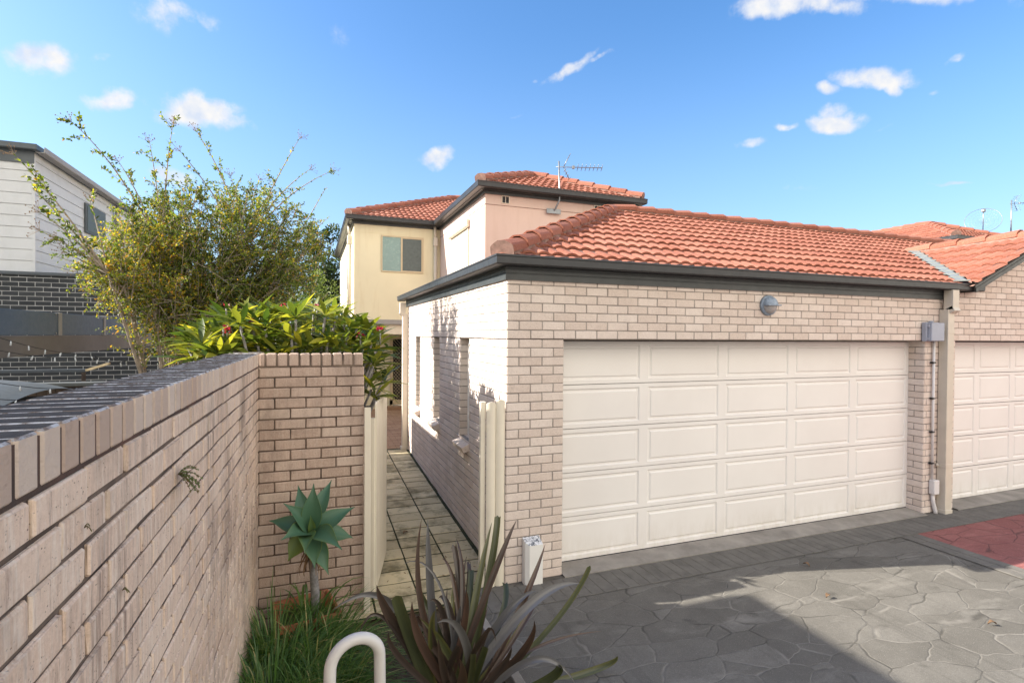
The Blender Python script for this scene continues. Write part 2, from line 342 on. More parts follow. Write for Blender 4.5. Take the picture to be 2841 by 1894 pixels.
M['taupe'] = plain('taupe_board', (.16, .145, .138), .7, var=.15, nsc=1.5)
M['capping'] = plain('fence_capping', (.11, .12, .118), .5, var=.1)
M['timber'] = plain('dark_timber', (.075, .055, .042), .85, var=.4, bump=.6, nsc=10)
M['rawwood'] = plain('raw_pine', (.42, .33, .19), .8, var=.2, bump=.3)
M['wire'] = plain('black_wire', (.02, .02, .022), .6)
M['bulb'] = plain('clear_bulb', (.65, .70, .74), .15, spec=.8, var=.1)
M['darkbrick'] = brick_mat('dark_brick', (.028, .032, .036), (.038, .043, .048), (.052, .058, .062), (.012, .012, .014), speck=.3)
M['lightmortar'] = mortar_mat('light_mortar', (.50, .51, .51), (.40, .41, .41))
M['soil'] = plain('soil', (.085, .062, .040), .97, var=.5, bump=1.0, nsc=12, dirt=(.04, .055, .018, .6))
M['earth'] = plain('bare_ground', (.16, .14, .11), .97, var=.3, bump=.6, nsc=3)
M['terracotta'] = plain('terracotta_pot', (.40, .14, .065), .75, var=.2, bump=.3, dirt=(.25, .17, .12, .5))
M['bark'] = plain('pale_bark', (.30, .25, .20), .85, var=.4, bump=1.0, nsc=18)
M['greybark'] = plain('grey_bark', (.26, .25, .25), .9, var=.45, bump=1.0, nsc=22, dirt=(.10, .08, .06, .6))
M['deadleaf'] = plain('dead_leaf', (.20, .12, .065), .9, var=.4, nsc=20)
M['rail'] = plain('white_rail', (.66, .64, .61), .35, var=.04, dirt=(.4, .37, .32, .25))
M['myrtle'] = leaf_mat('myrtle_leaves', [(0, (.05, .075, .018)), (.35, (.17, .24, .04)), (.60, (.36, .34, .05)), (.82, (.66, .43, .04)), (1, (.62, .27, .04))], .42)
M['seed'] = plain('dry_seedheads', (.30, .20, .12), .9, var=.3)
M['darkleaf'] = leaf_mat('dark_tree_leaves', [(0, (.018, .035, .014)), (.6, (.035, .06, .02)), (1, (.11, .13, .035))], .3)
M['shrubleaf'] = leaf_mat('light_shrub_leaves', [(0, (.07, .11, .03)), (1, (.17, .21, .07))], .35)
def frangi_mat():
    m, t, b = mat('frangipani_leaves'); g = G(t)
    col = g.ramp(g.attr(), [(0, (.045, .085, .02)), (.35, (.11, .155, .03)), (.7, (.27, .29, .045)), (1, (.48, .45, .07))])
    g.set(b.inputs['Base Color'], col); b.inputs['Roughness'].default_value = .35
    tr = g.n('ShaderNodeBsdfTranslucent'); g.set(tr.inputs[0], g.mix(1, col, (1.8, 1.65, .7), 'MULTIPLY'))
    ms = g.n('ShaderNodeMixShader'); ms.inputs[0].default_value = .42; t.links.new(b.outputs[0], ms.inputs[1]); t.links.new(tr.outputs[0], ms.inputs[2])
    t.links.new(ms.outputs[0], t.nodes['Material Output'].inputs[0]); return m
M['frangi'] = frangi_mat()
M['flower'] = leaf_mat('magenta_petals', [(0, (.30, .02, .07)), (1, (.48, .04, .10))], .3)
M['agave'] = leaf_mat('agave_leaves', [(0, (.055, .135, .078)), (.6, (.085, .18, .105)), (1, (.16, .23, .05))], .08, .42)
M['grass'] = leaf_mat('strappy_grass', [(0, (.05, .12, .034)), (.5, (.10, .21, .045)), (.85, (.22, .29, .075)), (1, (.5, .44, .2))], .25, .35, .5)
M['weed'] = leaf_mat('weed_leaves', [(0, (.035, .055, .015)), (1, (.10, .13, .03))], .3)
M['flaxb'] = leaf_mat('bronze_flax', [(0, (.04, .032, .029)), (.5, (.068, .048, .038)), (1, (.115, .066, .048))], .10, .30, .6)
M['flaxg'] = leaf_mat('olive_flax', [(0, (.045, .055, .028)), (.6, (.085, .095, .04)), (1, (.20, .18, .06))], .14, .32, .6)
M['flaxs'] = leaf_mat('silvery_flax', [(0, (.10, .10, .105)), (1, (.17, .165, .165))], .06, .30, .7)
M['fern'] = leaf_mat('wall_fern', [(0, (.20, .11, .06)), (.4, (.12, .17, .05)), (1, (.14, .22, .06))], .2)

def paving_mat(name, ca, cb_, joint, rgh=.75):
    m, t, b = mat(name); g = G(t); v = g.obj()
    wv = g.noise(v, 1.7, 3, .5, 0, True)
    wa = g.n('ShaderNodeVectorMath', operation='MULTIPLY_ADD'); t.links.new(wv, wa.inputs[0]); wa.inputs[1].default_value = (.34, .26, 0); t.links.new(v, wa.inputs[2])
    mp = g.n('ShaderNodeMapping'); t.links.new(wa.outputs[0], mp.inputs[0]); mp.inputs['Scale'].default_value = (2.1, 3.7, .001); mp.inputs['Rotation'].default_value = (0, 0, -.55)
    vo = g.n('ShaderNodeTexVoronoi', feature='DISTANCE_TO_EDGE'); t.links.new(mp.outputs[0], vo.inputs['Vector']); vo.inputs['Scale'].default_value = 1; vo.inputs['Randomness'].default_value = .85
    vc = g.n('ShaderNodeTexVoronoi', feature='F1'); t.links.new(mp.outputs[0], vc.inputs['Vector']); vc.inputs['Scale'].default_value = 1; vc.inputs['Randomness'].default_value = .85
    sp_ = g.n('ShaderNodeSeparateColor'); t.links.new(vc.outputs['Color'], sp_.inputs[0])
    col = g.mix(sp_.outputs[0], ca, cb_)
    col = g.mix(g.rng(g.noise(v, 4, 7, .7), .35, .7, 0, .45), col, tuple(x*.72 for x in ca))
    col = g.mix(g.rng(g.noise(v, 1.1, 5, .6), .5, .75, 0, .35), col, tuple(min(1, x*1.5) for x in cb_))
    col = g.mix(g.rng(g.noise(v, 30, 5, .7, 2.6), .35, .65, 0, .5), col, tuple(x*.68 for x in ca)); col = g.mix(g.rng(g.noise(g.obj((.5, 1.6, 1)), 1.3, 6, .7), .55, .72, 0, .5), col, tuple(x*1.7 for x in cb_))
    oil = g.noise(g.obj((1, 1, 1)), 3.1, 3, .5); col = g.mix(g.rng(oil, .66, .74, 0, .55), col, tuple(x*.38 for x in ca)); tyre = g.noise(g.obj((7.5, .22, 1)), 1, 5, .7); col = g.mix(g.rng(tyre, .56, .72, 0, .42), col, tuple(x*.5 for x in ca)); grit = g.noise(v, 160, 2, .6); col = g.mix(g.rng(grit, .62, .72, 0, .6), col, tuple(x*2.4 for x in cb_))
    jt = g.rng(vo.outputs['Distance'], .004, .019, 1, 0, True)
    jcol = g.mix(g.rng(g.noise(v, 2.5, 4), .42, .58), joint, tuple(x*.35 for x in ca))
    col = g.mix(g.math('MULTIPLY', jt, .62), col, jcol)
    g.set(b.inputs['Base Color'], col); g.set(b.inputs['Roughness'], g.rng(g.noise(v, 6, 4), .3, .7, rgh-.12, rgh+.1)); b.inputs['Specular IOR Level'].default_value = .12
    # swirled trowel texture of the stamped stones
    h = g.rng(vo.outputs['Distance'], 0, .032, 0, 1, True)
    sw = g.noise(v, 30, 5, .7, 2.6)
    h = g.math('ADD', g.math('MULTIPLY', h, .9), g.math('MULTIPLY', sw, .5))
    g.set(b.inputs['Normal'], g.bump(h, .5, .009)); return m
M['drive'] = paving_mat('stamped_charcoal', (.140, .132, .117), (.195, .185, .166), (.25, .235, .21))
M['red'] = paving_mat('stamped_red', (.27, .105, .098), (.33, .14, .128), (.06, .045, .045))
M['border'] = plain('charcoal_border', (.135, .127, .113), .75, var=.25, bump=.5, nsc=5, dirt=(.06, .06, .055, .4))
M['joint'] = plain('pale_joint', (.13, .12, .10), .9, var=.4, nsc=8)
def paver_mat():
    m, t, b = mat('mossy_pavers'); g = G(t); v = g.obj()
    col = g.ramp(g.attr(), [(0, (.48, .40, .24)), (1, (.72, .62, .40))])
    col = g.mix(g.rng(g.noise(v, 90, 3, .7), .4, .7, 0, .4), col, (.55, .5, .4))
    col = g.mix(g.rng(g.noise(v, 2.3, 7, .68), .50, .64, 0, .75), col, (.10, .088, .042))
    col = g.mix(g.rng(g.noise(v, 5.5, 6, .7), .55, .7, 0, .6), col, (.14, .12, .06))
    g.set(b.inputs['Base Color'], col); b.inputs['Roughness'].default_value = .92
    g.set(b.inputs['Normal'], g.bump(g.noise(v, 80, 4, .7), .5, .005)); return m
M['paver'] = paver_mat()
M['moss'] = plain('mossy_joint', (.035, .038, .016), .98, var=.5, nsc=20)
M['courtbrick'] = brick_mat('paving_brick', (.30, .17, .10), (.38, .23, .14), (.44, .29, .18), (.12, .07, .05), stain=.3, speck=.4)

# ------------------------------------------------------------------ brickwork
CH, BL = .086, .24
def brick_panel(mb, O, U, NV, width, z0, z1, holes=(), start=0, thick=.012, gap=.005, bev=.004, mslot=0, first_half=False, jit=.0016, z_of_row=0.0):
    """bricks standing 6 mm proud of a wall face. O: face origin (z ignored), U along, NV outward normal. holes: (u0, u1, z0, z1)"""
    Z = Vector((0, 0, 1)); i0 = math.floor((z0-z_of_row)/CH+1e-6); i1 = math.ceil((z1-z_of_row)/CH-1e-6)
    for i in range(i0, i1):
        a = max(z0, z_of_row+i*CH)+gap; b = min(z1, z_of_row+(i+1)*CH)-gap
        if b-a < .012: continue
        u = start-(BL/2 if (i % 2 == (1 if first_half else 0)) else 0)
        while u < width-.01:
            s, e = max(u, 0), min(u+BL, width)
            cuts = [(s, e)]
            for h0, h1, hz0, hz1 in holes:
                if b > hz0+.02 and a < hz1-.02:
                    nc = []
                    for p, q in cuts:
                        if q <= h0 or p >= h1: nc.append((p, q)); continue
                        if p < h0: nc.append((p, h0))
                        if q > h1: nc.append((h1, q))
                    cuts = nc
            for p, q in cuts:
                lo = p+(gap if p > 0.001 and all(abs(p-h[1]) > 1e-4 for h in holes) else 0); hi = q-(gap if q < width-.001 and all(abs(q-h[0]) > 1e-4 for h in holes) else 0)
                if hi-lo < .02: continue
                j = rng.uniform(-jit, jit); c = Vector((O[0], O[1], 0))+U*((lo+hi)/2)+NV*(thick/2-.0065+j)+Z*((a+b)/2+rng.uniform(-.0008, .0008))
                k0 = len(mb.v); mb.obox(c, U, NV, Z, (hi-lo)/2, thick/2, (b-a)/2, rng.random(), mslot, bev); e_ = gap*.42
                for q_ in range(k0, len(mb.v)):              # worn, slightly crooked arrises
                    x_, y_, z_ = mb.v[q_]; du = rng.uniform(-e_, e_)*.7; mb.v[q_] = (x_+U.x*du, y_+U.y*du, z_+rng.uniform(-e_, e_))
            u += BL
X_, Y_, Z_ = Vector((1, 0, 0)), Vector((0, 1, 0)), Vector((0, 0, 1))

# ------------------------------------------------------------------ the setting: ground, drive, path
def sheet(name, pts, z, m, **kw):
    mb = MB(); mb.face([(x, y, z if not callable(z) else z(x, y)) for x, y in pts]); return tag(mb.build(name, m), kind='structure')
sheet('ground', [(-600, -600), (600, -600), (600, 600), (-600, 600)], -.16, M['earth'])
sheet('driveway', [(-.42, -14), (30, -14), (30, .02), (-.42, .02)], 0, M['drive'])
sheet('red_paving', [(5.10, -9), (14, -9), (14, -.47), (5.10, -.47)], .004, M['red'])
mb = MB(); mb.face([(-.42, -.465, .004), (14, -.465, .004), (14, -.078, .004), (-.42, -.078, .004)], m=1)
u = -.41
while u < 13.9:
    wd = .125+rng.uniform(-.012, .012); mb.obox(Vector((u+wd/2, -.27, .003)), X_, Y_, Z_, wd/2-.004, .186, .004, rng.random(), 0, .003); u += wd
mb.face([(4.80, -9, .006), (5.10, -9, .006), (5.10, -.47, .006), (4.80, -.47, .006)], m=1)
for k in range(2):
    v_ = -9.0
    while v_ < -.5:
        ln = .3+rng.uniform(-.04, .04); ln = min(ln, -.475-v_)
        if ln < .05: break
        mb.obox(Vector((4.877+k*.148, v_+ln/2, .006)), X_, Y_, Z_, .069, ln/2-.005, .004, rng.random(), 0, .003); v_ += ln
tag(mb.build('driveway_border', [M['border'], M['joint']]), kind='structure')
mb = MB(); g_ = [( .59, -.075, .012), (5.95, -.075, .012), (5.95, .23, .034), (.59, .23, .034)]
mb.face(g_); mb.face([(.59, -.075, -.05), (5.95, -.075, -.05), (5.95, -.075, .012), (.59, -.075, .012)])
mb.face([(6.58, -.075, .012), (11, -.075, .012), (11, .23, .034), (6.58, .23, .034)]); mb.face([(6.58, -.075, -.05), (11, -.075, -.05), (11, -.075, .012), (6.58, -.075, .012)])
tag(mb.build('door_apron', M['concrete']), kind='structure')
mb = MB(); n = 40                                            # uneven soil of the planting bed
def bedz(x, y): return -.10+.025*math.sin(x*5.1+y*3.3)*math.sin(y*4.7-x*2)-.02*max(0, -y-1)
vs_ = [(-2.27+1.88*i/24, -6+6.0*j/n, bedz(-2.27+1.88*i/24, -6+6.0*j/n)) for j in range(n+1) for i in range(25)]
mb.raw(vs_, [(j*25+i, j*25+i+1, (j+1)*25+i+1, (j+1)*25+i) for j in range(n) for i in range(24)], smooth=True)
tag(mb.build('garden_soil', M['soil']), kind='structure')
mb = MB(); mb.box((-.43, -7, -.15), (-.36, -.16, .012), bev=.006); tag(mb.build('concrete_edging', M['concrete']), kind='structure')
def pz(y): return max(-.05, -.05+.24*(y+.1)/5.6)
mb = MB(); mb.face([(-1.9, -.1, pz(-.1)+.0015), (-.0, -.1, pz(-.1)+.0015), (0, 5.5, pz(5.5)+.0015), (-1.9, 5.5, pz(5.5)+.0015)], m=1)
row = 0; y = -.08
while y < 5.42:
    d = .25 if row < 14 else .2
    if y+d > 5.5: break
    x = -.04+(-.13 if row % 2 else 0)*0
    for k in range(5):
        wv_ = .40 if k else .36; cx = x-wv_/2; cc = Vector((cx, y+d/2, pz(y+d/2)-.012+rng.uniform(-.004, .004)))
        sl = Vector((0, 1, .043)).normalized(); tl = rng.uniform(-.008, .008)
        mb.obox(cc, Vector((1, 0, tl)).normalized(), sl, Vector((0, -.043, 1)).normalized(), wv_/2-.008, d/2-.011, .019, rng.random(), 0, .004); x -= wv_
    y += d; row += 1
tag(mb.build('path', [M['paver'], M['moss']]), kind='structure')
mb = MB(); mb.face([(-4, 5.5, .180), (1.5, 5.5, .180), (1.5, 11.3, .180), (-4, 11.3, .180)], m=1)
for j in range(52):                                          # basket of paving bricks, only where the gap shows it
    for i in range(15):
        x = -1.6+i*.236+(.118 if j % 2 else 0); yy = 5.52+j*.111
        mb.obox(Vector((x+.115, yy+.053, .176)), X_, Y_, Z_, .114, .0515, .012, rng.random(), 0, .003)
tag(mb.build('courtyard_paving', [M['courtbrick'], M['oldmortar']]), kind='structure')

# ------------------------------------------------------------------ roofs
PITCH = .442
def roof_slope(mb, O, U, S, width, run, lift=-.018, pitch=PITCH, cl=()):
    """tiled plane. O eave start, U along the eave, S horizontal up-slope direction, run horizontal length"""
    t = MB(); nrm = (Vector((0, 0, 1))-S*pitch).normalized(); sv = (S+Vector((0, 0, pitch))).normalized(); Ls = run*math.sqrt(1+pitch*pitch)
    ex = .30; nc = int(math.ceil(Ls/ex))+1; RP = .150; SEG = 7
    nu = int(math.ceil(width/RP)); nv_ = nu*SEG
    def prof(q):
        q = q % 1.0
        return (.0215*math.sin(math.pi*min(1, q/.86))**.7) if q < .86 else 0.0
    for c in range(nc):
        s0, s1 = c*ex-.20, (c+1)*ex-.17
        for roll in range(nu):
            rr = rng.random() if roll % 2 == 0 else rr
            dz = rng.uniform(-.002, .002) if roll % 2 == 0 else dz
            vs = []
            for k in range(SEG+1):
                uu = (roll+k/SEG)*RP; h = prof(k/SEG*.999)
                for s_, l in ((s0, .034), (s1, .004)):
                    vs.append(Vector(O)+U*uu+sv*s_+nrm*(h+l+lift+dz))
                vs.append(Vector(O)+U*uu+sv*s0+nrm*(h+.012+lift+dz))
            fs = []
            for k in range(SEG):
                a = 3*k; fs.append((a, a+3, a+4, a+1)); fs.append((a+2, a+5, a+3, a))
            t.raw(vs, fs, rr, 0, False)
    t2 = clip(t, list(cl)+[(Vector(O), S), (Vector(O)+S*run, -S)]); k = len(mb.v); mb.v += t2.v; mb.f += [tuple(i+k for i in f) for f in t2.f]; mb.r += t2.r; mb.m += t2.m; mb.sm += t2.sm
def cap_row(mb, A, B, wd=.112, ln=.36, lift=.042):
    """overlapping ridge or hip caps from A (low) to B, with bedding mortar beneath (slot 1)"""
    A, B = Vector(A), Vector(B); d = (B-A); T = d.length; d.normalize(); side = Vector((d.y, -d.x, 0)).normalized(); up = side.cross(d).normalized()
    if up.z < 0: up = -up
    n = int(T/ln); ln = T/n
    prof = [(-1.0, -.70), (-.97, -.18), (-.80, .02), (-.30, .34), (.30, .34), (.80, .02), (.97, -.18), (1.0, -.70)]
    for i in range(n):
        rr = rng.random(); a = A+d*(i*ln-.03); b = A+d*((i+1)*ln+.01); l0 = lift+.028; l1 = lift
        vs = []
        for P, l, sc_ in ((a, l0, 1.06), (b, l1, .94)):
            for x, y in prof: vs.append(P+side*(x*wd*sc_)+up*(y*wd*sc_*.9+l))
            for x, y in prof: vs.append(P+side*(x*wd*sc_*.86)+up*((y-.13)*wd*sc_*.9+l))
        k = len(prof); fs = [(j, j+1, 2*k+j+1, 2*k+j) for j in range(k-1)]
        fs += [(k+j, k+j+1, j+1, j) for j in range(k-1)]
        fs += [(k+j+1, k+j, 3*k+j, 3*k+j+1) for j in range(k-1)]
        mb.raw(vs, [tuple(reversed(f)) for f in fs], rr, 0)
    e_ = A-d*.036; mb.raw([e_+side*(x*wd*1.07)+up*(y*wd*.96+lift+.028) for x, y in prof]+[e_+side*wd-up*.06, e_-side*wd-up*.06], [tuple(range(len(prof)+2))], .5, 1)
    for sg in (-1, 1):
        m_ = 14*n; vs = []
        for j in range(m_+1):
            p = A+d*(T*j/m_); wob = rng.uniform(-.006, .006)
            vs += [p+side*(sg*wd*.93)+up*(lift-.05), p+side*(sg*(wd*1.02+wob))+up*(-.10), p+side*(sg*wd*.3)+up*(lift-.01)]
        fs = []
        for j in range(m_): fs += [(3*j, 3*j+3, 3*j+4, 3*j+1), (3*j+2, 3*j+5, 3*j+3, 3*j)]
        mb.raw(vs, fs, .5, 1)
GUT = [(0, 0), (.012, 0), (.012, -.012), (.10, -.085), (.118, -.078), (.128, .0), (.142, .008), (.150, .004), (.146, -.012), (.140, -.095), (.125, -.110), (0, -.110)]
GUT = [(.0, -.005), (.006, -.005), (.006, -.098), (.118, -.098), (.130, -.088), (.134, -.006), (.130, .002), (.136, .008), (.146, .004), (.146, -.014), (.140, -.022), (.139, -.094), (.124, -.108), (.0, -.108)]
def fascia_prof(h=.20):
    p = [(0, 0), (.020, 0)]
    for z in (.055, .095, .135): p += [(.020, -z), (.014, -z-.003), (.014, -z-.009), (.020, -z-.012)]
    p += [(.020, -h), (0, -h)]; return p
FAS = fascia_prof()

# ------------------------------------------------------------------ double garage of pale brick
gar = thing('garage', (0, 0, 0), 'pale brick double garage under an orange tiled hip roof, its wide white door closed', 'garage')
WT = 2.90; HD = 27*CH; DX0, DX1 = .59, 5.95
slots = [(1.26, 1.68), (2.80, 3.19), (4.25, 4.66)]
mb = MB()
brick_panel(mb, (0, 0), X_, -Y_, 6.30, -.12, WT, [(DX0, DX1, -1, HD)])
brick_panel(mb, (0, 0), Y_, -X_, 5.46, -.12, WT, [(a, b, 13*CH, HD) for a, b in slots], first_half=True)
brick_panel(mb, (DX1, 0), Y_, -X_, .22, -.02, HD, first_half=True)                      # reveal the door closes against
for a, b in slots:
    brick_panel(mb, (0.004, b), X_, -Y_, .10, 13*CH, HD); brick_panel(mb, (0.10, a), -X_, Y_, .10, 13*CH, HD)
# mortar and core
def core(mb, boxes):
    for a, b in boxes: mb.box(a, b, .5, 1)
core(mb, [((0, 0, -.15), (DX0-.002, .22, HD)), ((DX1+.002, .001, -.15), (6.30, .26, HD)), ((0, 0, HD), (6.30, .25, WT)),
          ((DX0, .26, HD-.12), (DX1, .40, HD+.02))])
yy = .22
for a, b in slots+[(5.46, 5.46)]:
    core(mb, [((0, yy, -.15), (.25, a-.002, HD))]); yy = b+.002
    if a < 5.4: core(mb, [((0, a-.002, -.15), (.25, b+.002, 13*CH-.004))])
core(mb, [((0, .25, HD), (.25, 5.46, WT)), ((.25, 5.2, -.15), (6.3, 5.46, WT))])
mb.build('wall', [M['brick'], M['mortar']], gar)
mb = MB(); mb.box((0.0, -.004, HD-.004), (DX0, -.0005, HD+.004)); mb.box((DX0, .0, HD-.010), (DX1, .10, HD-.001)); mb.box((-.006, .02, HD-.004), (-.001, 5.44, HD+.004)); mb.build('lintel', M['timber'], gar)
for k, (a, b) in enumerate(slots):
    mb = MB(); mb.box((.095, a, 13*CH), (.11, a+.045, HD), bev=.003); mb.box((.095, b-.045, 13*CH), (.11, b, HD), bev=.003); mb.box((.095, a+.045, HD-.04), (.11, b-.045, HD), bev=.003); mb.box((.095, a+.045, 13*CH), (.11, b-.045, 13*CH+.05), bev=.003)
    wn = mb.build('window', M['white'], gar); mb = MB(); mb.box((.112, a, 13*CH), (.118, b, HD)); mb.build('pane', M['glass'], wn)
    mb = MB(); q = a-.02
    for j in range(5):                                        # sloping brick-on-edge sill
        ww = (b-a+.04)/5; sn = Vector((-1, 0, -.42)).normalized(); up_ = Vector((-.42, 0, 1)).normalized()
        mb.obox(Vector((.03, q+ww/2, 13*CH-.055)), sn, Y_, up_, .125, ww/2-.005, .038, rng.random(), 0, .004); q += ww
    mb.build('sill', [M['brick']], wn)
# door: five rows of five raised panels
door = MB(); DY = .20; DB, DT = .035, HD+.03; rows = 5; rh = (2.305-DB)/5
dx0, dx1 = DX0+.004, DX1+.0; cw = (dx1-dx0)/5
def raised(mb, x0, x1, z0, z1, y):
    prof = [(0, 0), (.014, .012), (.030, .012), (.044, .002), (.060, .002)]
    rings = []
    for o, d in prof: rings.append([(x0+o, y+d, z0+o), (x1-o, y+d, z0+o), (x1-o, y+d, z1-o), (x0+o, y+d, z1-o)])
    vs = [p for r_ in rings for p in r_]; fs = []
    for k in range(len(rings)-1):
        for j in range(4): fs.append((4*k+j, 4*k+(j+1) % 4, 4*k+4+(j+1) % 4, 4*k+4+j))
    k = 4*(len(rings)-1); fs.append((k, k+1, k+2, k+3)); mb.raw(vs, fs, 0)
for i in range(rows):
    z0 = DB+i*rh+.0038; z1 = DB+(i+1)*rh-.0038
    zr0, zr1 = z0+.040, z1-.040
    xs = []
    for j in range(5):
        g0 = dx0+j*cw+.055; g1 = dx0+(j+1)*cw-.055; xs.append((g0, g1))
    prev = dx0
    for g0, g1 in xs:
        door.face([(prev, DY, z0), (g0, DY, z0), (g0, DY, z1), (prev, DY, z1)])
        door.face([(g0, DY, z0), (g1, DY, z0), (g1, DY, zr0), (g0, DY, zr0)]); door.face([(g0, DY, zr1), (g1, DY, zr1), (g1, DY, z1), (g0, DY, z1)])
        raised(door, g0, g1, zr0, zr1, DY); prev = g1
    door.face([(prev, DY, z0), (dx1, DY, z0), (dx1, DY, z1), (prev, DY, z1)])
    door.face([(dx0, DY, z1), (dx1, DY, z1), (dx1, DY+.03, z1+.001), (dx0, DY+.03, z1+.001)]); door.face([(dx0, DY+.03, z0-.001), (dx1, DY+.03, z0-.001), (dx1, DY, z0), (dx0, DY, z0)])
door.box((dx0, DY+.03, 0), (dx1, DY+.045, DT+.05), m=1)
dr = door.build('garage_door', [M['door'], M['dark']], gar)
mb = MB(); mb.box((dx0, DY-.004, .030), (dx1, DY+.028, DB+.001), m=0); mb.build('bottom_seal', M['dark'], dr)
# roof
GX0, GY0, GZ = -.16, -.16, 3.085
RY = 2.87; RZ = GZ+(RY-GY0)*PITCH
mb = MB(); hipn = Vector((1, -1, 0)).normalized()
ovx = .03
VX, VY = 6.50, -.16; VR = 8.30
vn = Vector((-1, 1, 0)).normalized()                          # keep the west side of the valley
roof_slope(mb, (GX0, GY0+ovx, GZ), X_, Y_, 14.5, RY-GY0-ovx, cl=[((GX0, GY0, 0), hipn)])
full = mb; mb = MB()
# split: part west of the valley, part north of the gable junction
a = clip(full, [((VX-.04, VY, 0), vn)]); b = clip(clip(full, [((VX-.04, VY, 0), -vn)]), [((0, RY-(RZ-3.90)/PITCH, 0), Y_)])
for t_ in (a, b):
    k = len(mb.v); mb.v += t_.v; mb.f += [tuple(i+k for i in f) for f in t_.f]; mb.r += t_.r; mb.m += t_.m; mb.sm += t_.sm
roof_slope(mb, (GX0+ovx, 5.90, GZ-.022), -Y_, X_, 6.06, RY-GY0-ovx, cl=[((GX0, GY0, 0), -hipn), ((GX0, 5.9, 0), Vector((-1, -1, 0)).normalized())])
mb.build('roof', [M['tile']], gar)
mb = MB(); mb.face([(GX0+.03, 5.9, GZ+.01), (14, 5.9, GZ+.01), (14, RY, RZ), (2.87, RY, RZ)]); mb.face([(GX0+.03, GY0+.03, GZ), (VX+.3, GY0+.03, GZ), (VX+.3, RY, RZ-.03), (2.87, RY, RZ-.03)]); mb.face([(GX0+.03, GY0+.03, GZ), (2.87, RY, RZ-.03), (GX0+.03, 5.87, GZ)]); mb.build('roof_lining', M['tile_mortar'], gar)
mb = MB(); cap_row(mb, (GX0+.10, GY0+.10, GZ+.05), (RY+GX0-GY0, RY, RZ+.0)); cap_row(mb, (14.3, RY, RZ), (RY+GX0-GY0, RY, RZ)); mb.build('ridge_caps', [M['tile'], M['tile_mortar']], gar)
mb = MB(); path_ = [(-.022, 5.80, 3.07), (-.022, -.022, 3.07), (6.93, -.022, 3.07)]; mb.sweep([(o_, z_*.80+.02) for o_, z_ in GUT], path_); mb.build('gutter', M['gutter'], gar, recalc=True)
mb = MB(); mb.sweep(FAS, [(-.006, 5.60, 3.08), (-.006, -.006, 3.08), (6.62, -.006, 3.08)]); mb.sweep([(-.08, 0), (-.006, 0), (-.006, -.01), (-.08, -.01)], [(0, 5.6, 2.90), (0, 0, 2.90), (6.5, 0, 2.90)]); mb.build('fascia', M['fascia'], gar, recalc=True)
mb = MB()                                                     # valley flashing at the gable
for k in range(12):
    t0, t1 = k/12, (k+1)/12; p = Vector((VX-.02, VY+.04, GZ+.045)); q = Vector((VR-.02, VY+1.84, GZ+.045+1.80*PITCH)); a_ = p.lerp(q, t0); b_ = p.lerp(q, t1+.02); sd_ = Vector((1, -1, 0)).normalized()
    z_ = Vector((0, 0, .02)); mb.face([a_-sd_*.055+z_, a_+sd_*.06+z_, b_+sd_*.06+z_*.2, b_-sd_*.055+z_*.2]); mb.face([a_-sd_*.085, a_+sd_*.10, a_+sd_*.10+z_, a_-sd_*.085+z_])
mb.build('valley_flashing', M['valley'], gar)

# ------------------------------------------------------------------ gabled garage next door
ng = thing('garage', (8.3, 0, 0), 'gabled pale brick garage at the right edge with a white panel door behind red paving', 'garage')
def gz(x): return 3.10+(1.80-abs(x-8.30))*PITCH-.06
mb = MB(); brick_panel(mb, (6.305, 0), X_, -Y_, 4.0, -.12, 3.95, [(.275, 3.75, -1, HD)], start=.1)
mb = clip(mb, [((8.3, 0, gz(8.3)), Vector((PITCH, 0, -1)).normalized()), ((8.3, 0, gz(8.3)), Vector((-PITCH, 0, -1)).normalized())]); t_ = MB()
t_.raw([(6.305, .001, -.15), (6.58, .001, -.15), (6.58, .001, HD), (6.305, .001, HD)], [(0, 1, 2, 3)], .5, 1)
t_.raw([(6.305, .001, HD), (10.3, .001, HD), (10.3, .001, gz(10.3)), (8.3, .001, gz(8.3)), (6.305, .001, gz(6.305))], [(0, 1, 2, 3, 4)], .5, 1)
t_.box((6.31, .002, -.15), (6.578, .2, HD), .5, 1); t_.box((6.31, .002, HD), (10.3, .2, 2.8), .5, 1); t_.box((10.06, .002, -.15), (10.3, 5, 2.8), .5, 1)
k = len(mb.v); mb.v += t_.v; mb.f += [tuple(i+k for i in f) for f in t_.f]; mb.r += t_.r; mb.m += t_.m; mb.sm += t_.sm
mb.build('wall', [M['brick'], M['mortar']], ng)
door = MB(); x0n = 6.584; cw2 = .76
for i in range(rows):
    z0 = DB+i*rh+.0038; z1 = DB+(i+1)*rh-.0038; zr0, zr1 = z0+.040, z1-.040; prev = x0n
    for j in range(4):
        g0 = x0n+j*.868+.055; g1 = g0+.758
        door.face([(prev, DY, z0), (g0, DY, z0), (g0, DY, z1), (prev, DY, z1)])
        door.face([(g0, DY, z0), (g1, DY, z0), (g1, DY, zr0), (g0, DY, zr0)]); door.face([(g0, DY, zr1), (g1, DY, zr1), (g1, DY, z1), (g0, DY, z1)])
        raised(door, g0, g1, zr0, zr1, DY); prev = g1
    door.face([(prev, DY, z0), (10.05, DY, z0), (10.05, DY, z1), (prev, DY, z1)])
door.box((x0n, DY+.03, 0), (10.05, DY+.045, DT), m=1); door.build('garage_door', [M['door'], M['dark']], ng)
mb = MB()
roof_slope(mb, (VX, 3.0, 3.10), -Y_, X_, 3.24, 1.80, cl=[((VX+.06, VY, 0), Vector((1, -1, 0)).normalized())])
roof_slope(mb, (VX+3.6, -.24, 3.10), Y_, -X_, 3.24, 1.80, cl=[((VX+3.54, VY, 0), Vector((-1, -1, 0)).normalized())]); mb.build('roof', [M['tile']], ng)
